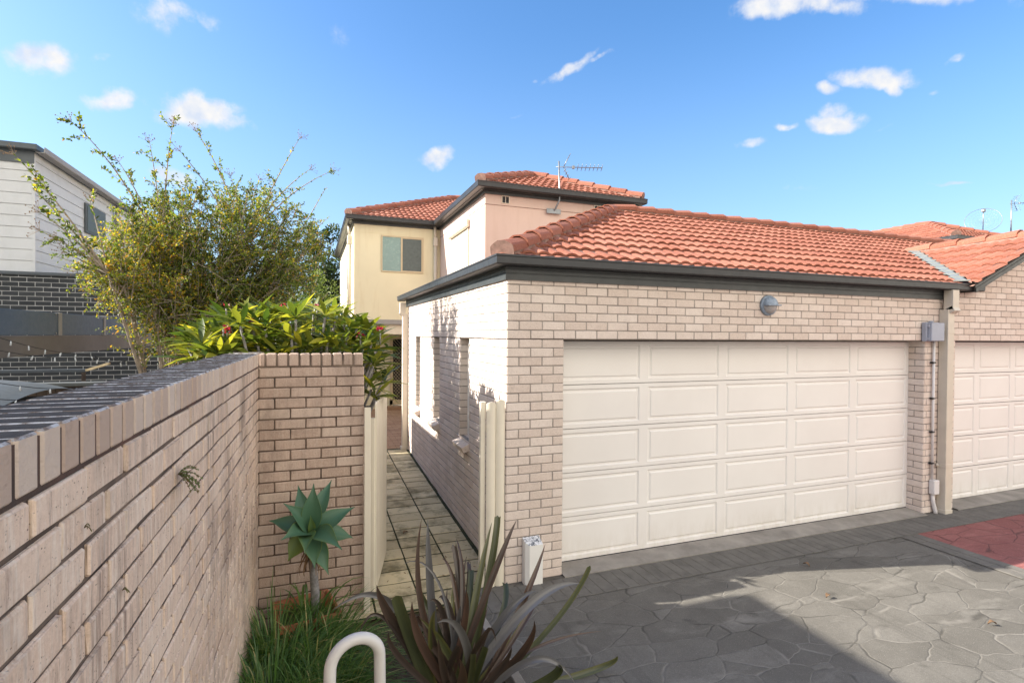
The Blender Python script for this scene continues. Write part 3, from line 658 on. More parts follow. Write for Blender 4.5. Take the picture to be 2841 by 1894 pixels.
mb = MB(); z_ = 3.10-.045; mb.raw([(VX+.05, -.22, z_), (8.3, -.22, z_+1.75*PITCH), (10.05, -.22, z_), (VX+.05, -.1, z_), (8.3, 1.7, z_+1.75*PITCH), (10.05, 1.7, z_)], [(0, 1, 4, 3), (1, 2, 5, 4)]); mb.build('roof_lining', M['tile_mortar'], ng)
mb = MB(); cap_row(mb, (8.3, -.26, 3.10+1.8*PITCH), (8.3, 1.75, 3.10+1.8*PITCH)); mb.build('ridge_caps', [M['tile'], M['tile_mortar']], ng)
mb = MB()
for sg in (-1, 1):
    p0 = Vector((8.3+sg*1.70, -.18, 3.10+.10*PITCH)); p1 = Vector((8.3, -.18, 3.10+1.8*PITCH)); dd = (p1-p0).normalized(); nn = Vector((-dd.z*1, 0, dd.x)); nn = nn if nn.z > 0 else -nn
    c_ = (p0+p1)/2+Y_*(.003*sg); hl = (p1-p0).length/2
    mb.obox(c_+nn*-.085, dd, Y_, nn, hl, .013, .095, 0, 0, .003); mb.obox(c_+nn*-.006+Vector((0, -.012, 0)), dd, Y_, nn, hl, .03, .016, 0, 0, .004)
    for o_ in (-.05, -.09, -.13): mb.obox(c_+nn*o_+Vector((0, -.016, 0)), dd, Y_, nn, hl, .004, .008)
    mb.obox(c_+nn*-.17+Vector((0, .09, 0)), dd, Y_, nn, hl, .09, .006)
mb.build('barge_board', M['fascia'], ng)

# ------------------------------------------------------------------ two storey houses (the far one repeats the near one, 14.45 m to the right)
def house(ox, label, detail=True):
    H = thing('house', (1.5+ox, 9, 0), label, 'house'); GZ2 = 5.34
    A = lambda x, y, z: (x+ox, y, z)
    m2 = MB(); m2.box(A(1.5, 5.4, 2.0), A(4.9, 9.6, 5.22)); m2.box(A(1.494, 5.394, 4.955), A(4.906, 9.37, 4.965), m=1); w2 = m2.build('wall', [M['render2'], M['tile_mortar']], H)
    m2 = MB(); m2.box(A(-.72, 9.38, 2.70), A(1.5, 16.4, 5.22)); m2.box(A(1.5, 9.61, 0), A(4.9, 16.4, 5.22)); m2.box(A(-.726, 9.374, 4.955), A(1.494, 9.4, 4.965)); m2.build('wall', [M['render']], H)['label'] = 'cream yellow rendered upper wall'
    m2 = MB()
    # ground floor under the overhang: white brick nib, cream wall, recessed entry
    m2.box(A(-.60, 11.1, .1), A(.42, 11.3, 2.69)); m2.box(A(1.42, 11.1, .1), A(2.0, 11.3, 2.69)); m2.box(A(.42, 11.1, 2.30), A(1.42, 11.3, 2.69)); m2.box(A(1.505, 9.605, .1), A(1.7, 11.09, 2.69)); m2.build('wall', [M['render']], H)['label'] = 'cream ground floor wall under the overhang'
    m2 = MB(); m2.box(A(.05, 9.46, 2.36), A(1.5, 9.56, 2.66)); m2.build('wall', [M['cream']], H)['label'] = 'white beam over the entry'
    m2 = MB(); m2.box(A(-.735, 9.365, 2.62), A(1.5, 9.46, 2.74), bev=.004); m2.build('overhang_edge', M['stile'], H)
    # roofs
    mb = MB(); h1 = Vector((1, -1, 0)).normalized(); h2 = Vector((-1, -1, 0)).normalized()
    x0, y0 = 1.26, 5.14; wd = 3.88; hw = wd/2
    roof_slope(mb, A(x0, y0+.03, GZ2), X_, Y_, wd, hw, cl=[(A(x0, y0, 0), h1), (A(x0+wd, y0, 0), h2)])
    roof_slope(mb, A(x0+.03, 13.0, GZ2), -Y_, X_, 7.86, hw, cl=[(A(x0, y0, 0), -h1), (A(1.4, 9.15, 0), Vector((1, -1, 0)).normalized())])
    if not detail or True: roof_slope(mb, A(x0+wd-.03, y0, GZ2), Y_, -X_, 7.86, hw, cl=[(A(x0+wd, y0, 0), -h2)])
    xa, ya, rr_ = -.95, 9.12, 3.73
    roof_slope(mb, A(xa, ya+.03, GZ2), X_, Y_, 9.0, rr_, cl=[(A(xa, ya, 0), h1), (A(1.4, 9.15, 0), Vector((-1, 1, 0)).normalized())])
    roof_slope(mb, A(xa+.03, 16.6, GZ2), -Y_, X_, 7.45, rr_, cl=[(A(xa, ya, 0), -h1), (A(xa, 16.6, 0), Vector((-1, -1, 0)).normalized())])
    mb.build('roof', [M['tile']], H)
    mb = MB(); z_ = GZ2-.06; hz_ = z_+hw*PITCH; rz_ = z_+rr_*PITCH
    mb.raw([A(x0, y0, z_), A(x0+wd, y0, z_), A(x0+hw, y0+hw, hz_), A(x0, 13, z_), A(x0+wd, 13, z_), A(x0+hw, 13, hz_)], [(0, 1, 2), (0, 2, 5, 3), (1, 4, 5, 2)])
    mb.raw([A(xa, ya, z_), A(8, ya, z_), A(8, ya+rr_, rz_), A(xa+rr_, ya+rr_, rz_), A(xa, 16.6, z_), A(8, 16.6, z_)], [(0, 1, 2, 3), (0, 3, 4), (4, 3, 2, 5)]); mb.build('roof_lining', M['tile_mortar'], H)
    mb = MB(); cap_row(mb, A(x0+.1, y0+.1, GZ2+.06), A(x0+hw, y0+hw, GZ2+hw*PITCH)); cap_row(mb, A(x0+wd-.1, y0+.1, GZ2+.06), A(x0+hw, y0+hw, GZ2+hw*PITCH)); cap_row(mb, A(x0+hw, 12, GZ2+hw*PITCH), A(x0+hw, y0+hw, GZ2+hw*PITCH))
    cap_row(mb, A(xa+.1, ya+.1, GZ2+.06), A(xa+rr_, ya+rr_, GZ2+rr_*PITCH)); cap_row(mb, A(8, ya+rr_, GZ2+rr_*PITCH), A(xa+rr_, ya+rr_, GZ2+rr_*PITCH)); mb.build('ridge_caps', [M['tile'], M['tile_mortar']], H)
    mb = MB(); q = .09
    mb.sweep(GUT, [A(-.80, 16.5, GZ2), A(-.80, 9.26, GZ2), A(1.405, 9.26, GZ2), A(1.405, 5.28, GZ2), A(4.99, 5.28, GZ2), A(4.99, 9.6, GZ2)]); mb.build('gutter', M['gutter'], H, recalc=True)
    mb = MB(); mb.sweep(fascia_prof(.20), [A(-.74, 16.4, GZ2+.02), A(-.74, 9.36, GZ2+.02), A(1.48, 9.36, GZ2+.02), A(1.48, 5.38, GZ2+.02), A(4.92, 5.38, GZ2+.02), A(4.92, 9.6, GZ2+.02)])
    mb.sweep([(0, -.11), (.095, -.11), (.095, -.12), (0, -.12)], [A(-.74, 16.4, GZ2), A(-.74, 9.36, GZ2), A(1.48, 9.36, GZ2), A(1.48, 5.38, GZ2), A(4.92, 5.38, GZ2), A(4.92, 9.6, GZ2)]); mb.build('fascia', M['fascia'], H, recalc=True)
    if not detail: return H
    # sliding window
    mb = MB(); fy = 9.352
    for a, b, c_, d in ((-.045, 1.05, 4.885, 4.92), (-.045, 1.05, 3.975, 4.005), (-.045, -.015, 4.005, 4.885), (1.02, 1.05, 4.005, 4.885), (.455, .50, 4.005, 4.885), (.50, 1.02, 4.005, 4.025), (.50, 1.02, 4.862, 4.885), (.995, 1.02, 4.025, 4.862)): mb.box(A(a, fy, c_), A(b, 9.378, d), bev=.002)
    wn = mb.build('window', M['tan'], H); mb = MB(); mb.box(A(-.015, 9.366, 4.005), A(.455, 9.377, 4.885)); mb.build('pane', M['blind'], wn)
    mb = MB(); mb.box(A(.50, 9.366, 4.005), A(.995, 9.377, 4.885)); mb.build('pane', M['screen'], wn); 
    # roller shutter on the sunlit side wall
    mb = MB(); mb.box(A(1.40, 6.50, 4.70), A(1.498, 8.15, 4.90), bev=.03); mb.box(A(1.47, 6.55, 3.3), A(1.498, 6.62, 4.70), bev=.004); mb.box(A(1.47, 8.0, 3.3), A(1.498, 8.07, 4.70), bev=.004)
    sh = mb.build('roller_shutter', M['cream'], H); mb = MB(); z = 3.3
    while z < 4.68: mb.box(A(1.480, 6.62, z), A(1.493, 8.0, z+.037), bev=.003); z += .04
    mb.build('shutter_slats', M['cream'], sh)
    # vents
    for vx in (1.84, 3.95):
        mb = MB(); mb.box(A(vx, 5.385, 5.0), A(vx+.17, 5.398, 5.015), bev=.002); mb.box(A(vx, 5.385, 5.145), A(vx+.17, 5.398, 5.16), bev=.002); mb.box(A(vx, 5.385, 5.015), A(vx+.014, 5.398, 5.145)); mb.box(A(vx+.156, 5.385, 5.015), A(vx+.17, 5.398, 5.145)); mb.box(A(vx+.08, 5.385, 5.015), A(vx+.09, 5.398, 5.145))
        v1 = mb.build('air_vent', M['cream'], H); mb = MB(); mb.box(A(vx+.014, 5.395, 5.015), A(vx+.156, 5.399, 5.145))
        for j in range(8): mb.obox(Vector(A(vx+.085, 5.391, 5.025+j*.016)), X_, Vector((0, .7, .7)), Vector((0, -.7, .7)), .068, .004, .001, 0, 1)
        mb.build('vent_grille', [M['dark'], M['steel']], v1)
    # downpipes on the house
    for (dxp, dyp) in ((1.36, 9.30), (-.80, 9.9)):
        mb = MB(); mb.tube([A(dxp, dyp, 2.9), A(dxp, dyp, 4.80)], .045, 12); mb.box(A(dxp-.06, dyp-.06, 4.70), A(dxp+.06, dyp+.06, 4.95), bev=.02); mb.tube([A(dxp, dyp, 4.9), A(dxp-.02, dyp-.0, 5.23)], .035, 10); mb.build('downpipe', M['pipe'], H)
    # side window on the far left wall
    mb = MB(); mb.box(A(-.76, 10.8, 3.6), A(-.721, 11.6, 4.8), bev=.004); wn = mb.build('window', M['tan'], H); mb = MB(); mb.box(A(-.768, 10.85, 3.65), A(-.761, 11.55, 4.75)); mb.build('pane', M['glass'], wn)
    # entry: security door with diamond mesh
    mb = MB(); mb.box(A(.42, 11.04, 2.22), A(1.42, 11.098, 2.30), bev=.003); mb.box(A(.42, 11.04, .26), A(.50, 11.098, 2.22), bev=.003); mb.box(A(1.36, 11.04, .26), A(1.42, 11.098, 2.22), bev=.003); mb.box(A(.42, 11.04, .30), A(1.42, 11.098, .44), bev=.003)
    dr = mb.build('security_door', M['tan'], H); mb = MB(); mb.box(A(.50, 11.09, .44), A(1.36, 11.098, 2.22)); mb.build('door_void', M['dark'], dr)
    mb = MB(); st = .105; k = -20
    for k in range(-22, 12):
        for sg in (1, -1):
            p = Vector(A(.50, 11.07, .44)); x1_, z1_ = 0, k*st if sg > 0 else (k+22)*st; pts = []
            # clipped diagonal
            t0, t1 = 0, .86; f_ = (lambda t: k*st+1.15*t) if sg > 0 else (lambda t: (k+23)*st-1.15*t)
            q = [t for t in [i*.02 for i in range(44)] if 0 <= f_(t) <= 1.78]
            if len(q) > 1: mb.tube([p+Vector((q[0], 0, f_(q[0]))), p+Vector((q[-1], 0, f_(q[-1])))], .006, 4)
    mb.build('diamond_mesh', M['tan'], dr)
    mb = MB(); mb.box(A(.3, 10.7, .18), A(1.5, 11.05, .27), bev=.004); mb.build('door_step', M['courtbrick'], H)
    return H
house(0, 'two storey cream rendered house with tiled roofs rising behind the double garage')
fh = house(14.45, 'distant two storey house of which only the tiled roof shows past the gable', False)

# ------------------------------------------------------------------ antennas and dish
def antenna(P, H, boom, label, group, s=1.0, bend=True):
    t = thing('tv_antenna', P, label, 'antenna', group); P = Vector(P)
    mb = MB(); pts = [P, P+Vector((.02, -.05, .04)), P+Vector((.09, -.10, .22)), P+Vector((.095, -.10, .35)), P+Vector((.07, -.10, H))] if bend else [P, P+Z_*H]
    mb.tube(pts, .017*s, 8); mb.build('mast', M['steel'], t)
    if bend: mb = MB(); mb.box(P+Vector((-.16, -.03, -.05)), P+Vector((.16, -.01, .05)), bev=.004); mb.build('bracket', M['steel'], t)
    top = pts[-1]-Z_*.12; d = Vector(boom).normalized(); side = Vector((-d.y, d.x, 0)).normalized()
    mb = MB(); mb.tube([top-d*.06, top+d*.88*s*1.05], .009, 6)
    for k in range(7): q = top+d*(.40+k*.085)*s; mb.tube([q-side*.075+Z_*.05, q+side*.075-Z_*.05], .005, 5)
    for k in range(7): q = top+d*(.40+k*.085)*s; mb.tube([q-Z_*.04, q+Z_*.04], .004, 5)
    mb.build('boom', M['steel'], t)
    mb = MB()
    for sg in (1, -1):
        e = top+d*.10+Z_*.0; f_ = top+d*.22+Z_*sg*.24; mb.tube([e, f_], .009, 6)
        for j in range(4): q = e.lerp(f_, .25+.25*j); mb.tube([q-side*.12, q+side*.12], .006, 5)
    mb.box(top+d*.30-Vector((.02, .02, .03)), top+d*.30+Vector((.03, .02, .03))); mb.build('reflector', M['steel'], t)
    return t
antenna((2.97, 5.36, 4.93), 1.02, (.97, -.25, .02), 'silver television antenna on a bent mast bracketed to the pinkish upper wall', 'rooftop television antennas')
antenna((20.0, 6.0, 5.6), 1.35, (.97, -.25, .1), 'thin television antenna beside the satellite dish above the far right roofs', 'rooftop television antennas', 1.2, False)
P = Vector((19.42, 6.5, 5.7)); t = thing('satellite_dish', P, 'large mesh satellite dish on a short post above the far right roof', 'satellite dish')
mb = MB(); mb.tube([P-Z_*.4, P+Z_*.30], .045, 8); mb.build('post', M['steel'], t)
mb = MB(); cc = P+Vector((-.02, -.02, .56)); nrm = Vector((-.80, -.45, .42)).normalized(); ta = nrm.cross(Z_).normalized(); tb = ta.cross(nrm)
rings = 5; seg = 28; vs = []
for i in range(1, rings+1):
    for k in range(seg): q = 2*math.pi*k/seg; rr = .47*i/rings; vs.append(cc+ta*(rr*math.cos(q)*1.02)+tb*(rr*math.sin(q))+nrm*(.22*(i/rings)**2*.5))
for i in range(rings): mb.tube(vs[i*seg:(i+1)*seg]+[vs[i*seg]], .008 if i == rings-1 else .0016, 5, caps=False)
for k in range(0, seg, 1): mb.tube([cc]+[vs[i*seg+k] for i in range(rings)], .0012, 3, caps=False)
mb.build('mesh_reflector', M['steel'], t)
mb = MB(); fp = cc+nrm*.50+tb*.12; mb.tube([cc-tb*.45, fp], .014, 6); mb.box(fp-Vector((.05, .05, .05)), fp+Vector((.05, .05, .05)), bev=.015); mb.build('feed_arm', M['steel'], t)

# ------------------------------------------------------------------ things fixed to the garages
def downpipe(loc, label, side=False):
    t = thing('downpipe', loc, label, 'downpipe', 'cream garage downpipes'); return t
t = thing('downpipe', (6.34, -.06, 0), 'square cream downpipe at the joint of the two garages, beside the grey box', 'downpipe', 'cream downpipes on the garages')
mb = MB(); mb.box((6.215, -.125, .04), (6.345, -.013, 2.74), bev=.004); mb.build('pipe', M['pipe'], t)
mb = MB(); mb.obox(Vector((6.305, -.105, 2.72)), X_, Vector((.0, -.85, .5)).normalized(), Vector((0, .5, .85)).normalized(), .065, .075, .04, 0, 0, .004); mb.box((6.24, -.165, 2.74), (6.37, -.05, 3.0), bev=.004); mb.build('offset_head', M['pipe'], t)
mb = MB(); mb.box((6.205, -.135, -.0), (6.355, -.010, .055), bev=.004); mb.box((6.345, -.07, .01), (6.405, -.008, .46), bev=.004); mb.build('boot', M['pipe'], t)
for z in (2.445, .645): mb = MB(); mb.box((6.208, -.129, z-.025), (6.352, -.011, z+.025), bev=.002); mb.tube([(6.19, -.016, z), (6.21, -.03, z)], .022, 10); mb.build('strap', M['pipe'], t)
t = thing('downpipe', (-.06, 5.36, .1), 'square cream downpipe at the far end of the sunlit side wall', 'downpipe', 'cream downpipes on the garages')
mb = MB(); mb.box((-.115, 5.40, .22), (-.012, 5.50, 2.72), bev=.004); mb.build('pipe', M['pipe'], t)
mb = MB(); mb.obox(Vector((-.10, 5.46, 2.74)), Vector((-.8, 0, .6)).normalized(), Y_, Vector((.6, 0, .8)).normalized(), .07, .048, .04, 0, 0, .004); mb.box((-.165, 5.41, 2.76), (-.06, 5.51, 2.955), bev=.004); mb.build('offset_head', M['pipe'], t)
mb = MB(); mb.box((-.14, 5.38, .18), (-.01, 5.52, .24), bev=.004); mb.build('boot', M['pipe'], t)
t = thing('wall_lamp', (3.19, -.01, 2.72), 'round eyelid bulkhead lamp with flaking blue paint above the white door', 'lamp')
mb = MB(); c_ = Vector((3.19, -.012, 2.72)); mb.tube([c_+Y_*.004, c_-Y_*.028], [.118, .112], 32); vs = []; fs = []
for i in range(9):
    a_ = math.pi/2*i/8
    for k in range(33): q = math.pi*k/32*1.0-.06*math.pi*0; vs.append(c_-Y_*(.028+.075*math.sin(a_))+X_*(.104*math.cos(a_)*math.cos(q))+Z_*(.104*math.cos(a_)*math.sin(q)))
for i in range(8):
    for k in range(32): fs.append((i*33+k, (i+1)*33+k, (i+1)*33+k+1, i*33+k+1))
mb.raw(vs, fs, 0, 0, True); mb.obox(c_-Y_*.068, X_, Y_, Z_, .10, .04, .006, 0, 0, .003); mb.build('housing', M['lampblue'], t)
mb = MB(); vs = []
for i in range(9):
    a_ = math.pi/2*i/8
    for k in range(33): q = math.pi+math.pi*k/32; vs.append(c_-Y_*(.026+.062*math.sin(a_))+X_*(.094*math.cos(a_)*math.cos(q))+Z_*(.094*math.cos(a_)*math.sin(q)))
mb.raw(vs, fs, 0, 0, True); mb.build('lens', M['frost'], t)
t = thing('junction_box', (5.99, -.012, 2.44), 'grey lidded electrical box above the pillar between the doors', 'electrical box')
mb = MB(); mb.box((5.86, -.075, 2.315), (6.14, -.012, 2.565), bev=.008); mb.build('case', M['plasticblue'], t)
mb = MB(); mb.box((5.885, -.125, 2.32), (6.145, -.077, 2.56), bev=.006); ld = mb.build('lid', M['plasticblue'], t)
for z in (2.35, 2.52): mb = MB(); mb.box((5.868, -.105, z-.02), (5.884, -.06, z+.02), bev=.003); mb.build('latch', M['plasticblue'], t)
mb = MB(); mb.tube([(5.99, -.05, 2.565), (5.99, -.05, 2.585)], .028, 10); mb.build('gland', M['plasticblue'], t)
t = thing('conduit', (6.10, -.02, 0), 'white electrical conduit running down the brick pillar from the grey box', 'conduit')
mb = MB(); mb.tube([(6.085, -.034, 2.315), (6.088, -.034, .46)], .0165, 10); mb.tube([(6.10, -.034, .27), (6.115, -.034, .16), (6.15, -.04, .04), (6.16, -.045, -.02)], [.022, .024, .026, .026], 10); mb.build('pipe', M['conduit'], t)
mb = MB(); mb.box((6.055, -.085, .265), (6.165, -.012, .455), bev=.008); mb.build('inspection_box', M['conduit'], t)
for z in (2.03, 1.55, 1.10, .68): mb = MB(); mb.box((6.045, -.05, z-.012), (6.108, -.012, z+.012), bev=.003); mb.build('saddle_clip', M['wire'], t)
t = thing('pipe_cover', (.25, -.06, 0), 'low white metal pipe cover with flaking top beside the garage door', 'pipe cover')
mb = MB(); mb.raw([(.165, -.012, -.01), (.165, -.085, -.03), (.20, -.115, -.04), (.335, -.115, -.04), (.335, -.012, -.01), (.165, -.012, .43), (.165, -.085, .405), (.20, -.115, .38), (.335, -.115, .38), (.335, -.012, .43)], [(0, 1, 6, 5), (1, 2, 7, 6), (2, 3, 8, 7), (3, 4, 9, 8)]); mb.build('shell', M['white'], t)
def peel_mat():
    m, t_, b = mat('flaking_top'); g = G(t_); g.set(b.inputs['Base Color'], g.mix(g.rng(g.noise(g.obj(), 45, 5, .7), .5, .53), (.75, .77, .8), (.14, .16, .19))); b.inputs['Roughness'].default_value = .6; return m
mb = MB(); mb.raw([(.165, -.012, .431), (.165, -.085, .406), (.20, -.116, .381), (.336, -.116, .381), (.336, -.012, .431)], [(0, 1, 2, 3, 4)]); mb.build('cap', peel_mat(), t)

# ------------------------------------------------------------------ gate and side picket panel
def picket(mb, c, U, NV, w_, z0, z1, th=.012, dome=.035, curve=True):
    """flat paling with a rounded head; slightly bowed section"""
    n = 8; P0 = Vector((c[0], c[1], 0)); cols = []
    for i in range(n+1):
        u_ = -1+2*i/n; zt = z1-dome*(u_*u_); b_ = (1-u_*u_)*.018 if curve else 0
        cols.append((P0+U*(u_*w_/2)+NV*(th/2+b_), P0+U*(u_*w_/2)+NV*(-th/2+b_), zt))
    vs = []
    for a_, b_, zt in cols: vs += [a_+Z_*z0, a_+Z_*zt, b_+Z_*z0, b_+Z_*zt]
    fs = []
    for i in range(n): k = 4*i; fs += [(k, k+4, k+5, k+1), (k+6, k+2, k+3, k+7), (k+1, k+5, k+7, k+3), (k+2, k+6, k+4, k)]
    fs += [(0, 1, 3, 2), (4*n, 4*n+2, 4*n+3, 4*n+1)]; mb.raw(vs, fs)
t = thing('gate_post', (-1.27, .02, -.1), 'slim cream steel post fixed to the right end of the brown brick pier', 'post')
mb = MB(); mb.box((-1.298, -.02, -.12), (-1.245, .03, 1.735), bev=.004); mb.build('post_tube', M['cream'], t)
mb = MB(); mb.box((-1.300, -.022, 1.7352), (-1.243, .032, 1.742), bev=.002); mb.build('post_cap', M['dark'], t)
t = thing('gate', (-1.2, .1, 0), 'cream picket gate standing open along the path beside the brown brick pier', 'gate')
G0 = Vector((-1.19, .11, 0)); G1 = Vector((-.985, .985, 0)); gd = (G1-G0).normalized(); gn = Vector((gd.y, -gd.x, 0)); gl = (G1-G0).length
mb = MB(); mb.obox(Vector((-1.215, .12, .845)), gn, gd, Z_, .02, .022, .775, 0, 0, .003)
for z in (.30, 1.45): mb.obox((G0+G1)/2-gn*.028+Z_*z, gd, gn, Z_, gl/2, .012, .03, 0, 0, .003)
mb.build('gate_frame', M['cream'], t)
for k in range(8):
    mb = MB(); c_ = G0+gd*(gl*(k+.5)/8); zt = 1.755+.0*k; picket(mb, c_, gd, gn, .098, .07, zt+rng.uniform(-.006, .006), th=.014, dome=.02, curve=False); mb.build('paling', M['cream'], t)
t = thing('picket_panel', (-.12, 0, 0), 'narrow fixed panel of two white round-topped palings against the garage corner', 'fence panel')
for cx_, wz in ((-.150, 1.735), (-.058, 1.755)):
    mb = MB(); picket(mb, (cx_, .01), X_, -Y_, .088, -.03, wz, th=.012, dome=.018); mb.build('paling', M['cream'], t)
mb = MB(); mb.box((-.245, .03, -.05), (-.195, .08, 1.735), bev=.004); mb.build('post_tube', M['cream'], t)
for z in (.3, 1.45): mb = MB(); mb.box((-.195, .035, z), (-.012, .06, z+.06)); mb.build('rail', M['cream'], t)

# ------------------------------------------------------------------ brick boundary wall and pier
t = thing('brick_wall', (-2.25, -3, 0), 'long weathered brown brick boundary wall running from the near left to the pier', 'wall')
mb = MB(); CZ = 2.084; WL0 = -6.5; LEN = 6.5
brick_panel(mb, (-2.13, WL0), Y_, X_, LEN+.05, -.25, CZ, start=.1, thick=.014, gap=.0064, bev=.0045, jit=.003, z_of_row=CZ-40*CH)
mb.box((-2.36, WL0, -.3), (-2.131, .10, CZ-.004), .5, 1)
brick_panel(mb, (-2.36, WL0), Y_, -X_, LEN+.05, 1.2, CZ, thick=.012, z_of_row=CZ-40*CH)
def skew(mb): mb.v = [(x+.0175*min(0, y), y, z+.0042*min(0, y)) for x, y, z in mb.v]     # the wall runs one degree off square
skew(mb); mb.build('wall', [M['oldbrick'], M['oldmortar']], t)
mb = MB(); y = WL0
while y < -.005:
    wv_ = CH*rng.uniform(.985, 1.015); j = rng.uniform(-.0015, .0015)
    mb.obox(Vector((-2.245+j, y+wv_/2, CZ+.058+rng.uniform(-.001, .001))), X_, Y_, Z_, .122, wv_/2-.0068, .053, rng.random(), 0, .005); y += wv_
mb.box((-2.355, WL0, CZ-.004), (-2.1275, .0, CZ+.100), .5, 1); mb.box((-2.352, WL0, CZ+.1), (-2.132, -.001, CZ+.1090), .3, 0)
skew(mb); mb.build('coping', [M['coping'], M['darkjoint']], t)
t = thing('brick_wall', (-2.25, 3, 0), 'brick boundary wall continuing beyond the pier behind the frangipani', 'wall')
mb = MB(); mb.box((-2.355, .19, -.2), (-2.14, 5.6, CZ-.004), .5, 1)
brick_panel(mb, (-2.13, .19), Y_, X_, 5.4, .9, CZ, z_of_row=CZ-40*CH); mb.build('wall', [M['oldbrick'], M['oldmortar']], t)
mb = MB(); y = .19
while y < 5.55:
    mb.obox(Vector((-2.245, y+CH/2, CZ+.058)), X_, Y_, Z_, .122, CH/2-.006, .053, rng.random(), 0, .009); y += CH
mb.build('coping', [M['coping']], t)
t = thing('brick_pier', (-1.71, .1, -.1), 'brown brick pier wall end facing the drive behind the potted agave', 'pier')
mb = MB(); brick_panel(mb, (-2.13, .062), X_, -Y_, .83, -.2, CZ, start=.005, thick=.014, gap=.0055, bev=.0045, jit=.003, z_of_row=CZ-40*CH)
brick_panel(mb, (-1.30, .062), Y_, X_, .115, -.2, CZ, z_of_row=CZ-40*CH)
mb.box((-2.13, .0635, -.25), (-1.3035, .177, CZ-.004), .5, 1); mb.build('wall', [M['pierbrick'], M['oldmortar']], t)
mb = MB(); x = -2.13-.03
while x < -1.305:
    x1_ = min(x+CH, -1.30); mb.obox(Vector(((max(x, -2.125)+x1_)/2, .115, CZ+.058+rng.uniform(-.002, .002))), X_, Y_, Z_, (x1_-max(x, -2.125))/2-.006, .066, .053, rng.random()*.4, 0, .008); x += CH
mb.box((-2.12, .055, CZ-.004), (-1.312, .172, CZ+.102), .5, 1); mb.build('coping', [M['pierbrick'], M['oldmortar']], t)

# ------------------------------------------------------------------ neighbour's house on the left
t = thing('house', (-7, 9, 0), 'dark brick and pale weatherboard house at the left edge behind the myrtle', 'house')
mb = MB(); brick_panel(mb, (-12, 7.54), X_, -Y_, 7.46, .5, 3.40, thick=.010, bev=.001, gap=.0062)
mb.box((-12, 7.541, 0), (-4.54, 16, 3.40), .5, 1); brick_panel(mb, (-4.54, 7.54), Y_, X_, 3, .5, 3.40, thick=.010, bev=.002); mb.build('wall', [M['darkbrick'], M['lightmortar']], t)['label'] = 'dark brick lower wall with pale mortar'
mb = MB(); mb.box((-12, 7.49, 3.40), (-4.50, 16, 3.455), bev=.004); mb.build('flashing', M['nbroof'], t)
mb = MB(); mb.box((-13, 7.58, 3.455), (-6.52, 16, 5.60)); z = 3.455; bs = .205
while z < 5.55:
    for O, U, NV, ln in ((Vector((-9.75, 7.575, 0)), X_, -Y_, 3.25), (Vector((-6.515, 11.7, 0)), Y_, X_, 4.1)):
        mb.obox(O+NV*.003+Z_*(z+bs/2), U, (NV+Z_*.04).normalized(), (Z_-NV*.04).normalized(), ln, .008, bs/2-.004, 0, 0, .002)
    z += bs
mb.box((-6.53, 7.555, 3.456), (-6.485, 7.60, 5.55), bev=.003); mb.build('cladding', M['clad'], t)
mb = MB(); mb.box((-6.50, 9.85, 4.60), (-6.455, 11.05, 5.26), bev=.004); wn = mb.build('window', M['nbroof'], t); mb = MB(); mb.box((-6.456, 9.90, 4.65), (-6.445, 11.0, 5.21)); mb.build('pane', M['screen'], wn)
mb = MB(); mb.sweep([(0, 0), (.0, -.22), (.02, -.22), (.02, 0)], [(-13, 7.56, 5.66), (-6.49, 7.56, 5.66)]); mb.box((-13, 7.40, 5.66), (-6.40, 16, 5.76), bev=.01)
mb.raw([(-13, 7.40, 5.76), (-6.40, 7.40, 5.76), (-6.40, 16, 5.76), (-13, 16, 5.76), (-9.8, 11, 6.15), (-9.8, 14, 6.15)], [(0, 1, 4), (1, 2, 5, 4), (2, 3, 5), (3, 0, 4, 5)]); mb.build('roof', M['nbroof'], t)
mb = MB(); mb.sweep([(.13, -.105), (0, -.105), (0, -.10), (.12, -.095), (.13, 0), (.14, 0), (.142, -.09)], [(-6.42, 7.42, 5.72), (-6.42, 12.0, 5.72)][::1]); mb.build('gutter', M['stile'], t)
mb = MB(); mb.tube([(-6.40, 11.75, 5.62), (-6.43, 11.75, 5.3), (-6.43, 11.75, 3.5)], .05, 10); mb.build('downpipe', M['stile'], t)
mb = MB(); mb.box((-4.535, 7.3, 2.33), (-4.50, 12, 2.60)); mb.build('side_beam', M['bluepanel'], t)
# neighbour's wing outside the frame to the left: its roof throws the drive's big shadow
t = thing('house', (-9.5, -3, 0), 'near wing of the neighbouring house beyond the left edge, seen only by its shadow', 'house')
mb = MB(); mb.box((-13, -12, 0), (-7.75, 1.30, 5.85)); z = 3.4
while z < 5.7: mb.obox(Vector((-7.745, -5.35, z+.1)), Y_, X_, Z_, 6.65, .006, .098, 0, 0, .002); z += .205
mb.build('wall', M['clad'], t); mb = MB(); mb.box((-13.2, -12.2, 5.95), (-7.5, 1.49, 6.09), bev=.01); mb.raw([(-13.2, -12.2, 6.09), (-7.5, -12.2, 6.09), (-7.5, 1.49, 6.09), (-13.2, 1.49, 6.09), (-10.3, -9, 6.5), (-10.3, -2, 6.5)], [(0, 1, 4), (1, 2, 5, 4), (2, 3, 5), (3, 0, 4, 5)]); mb.box((-13, -12, 5.85), (-7.75, 1.3, 5.95)); mb.build('roof', M['nbroof'], t)
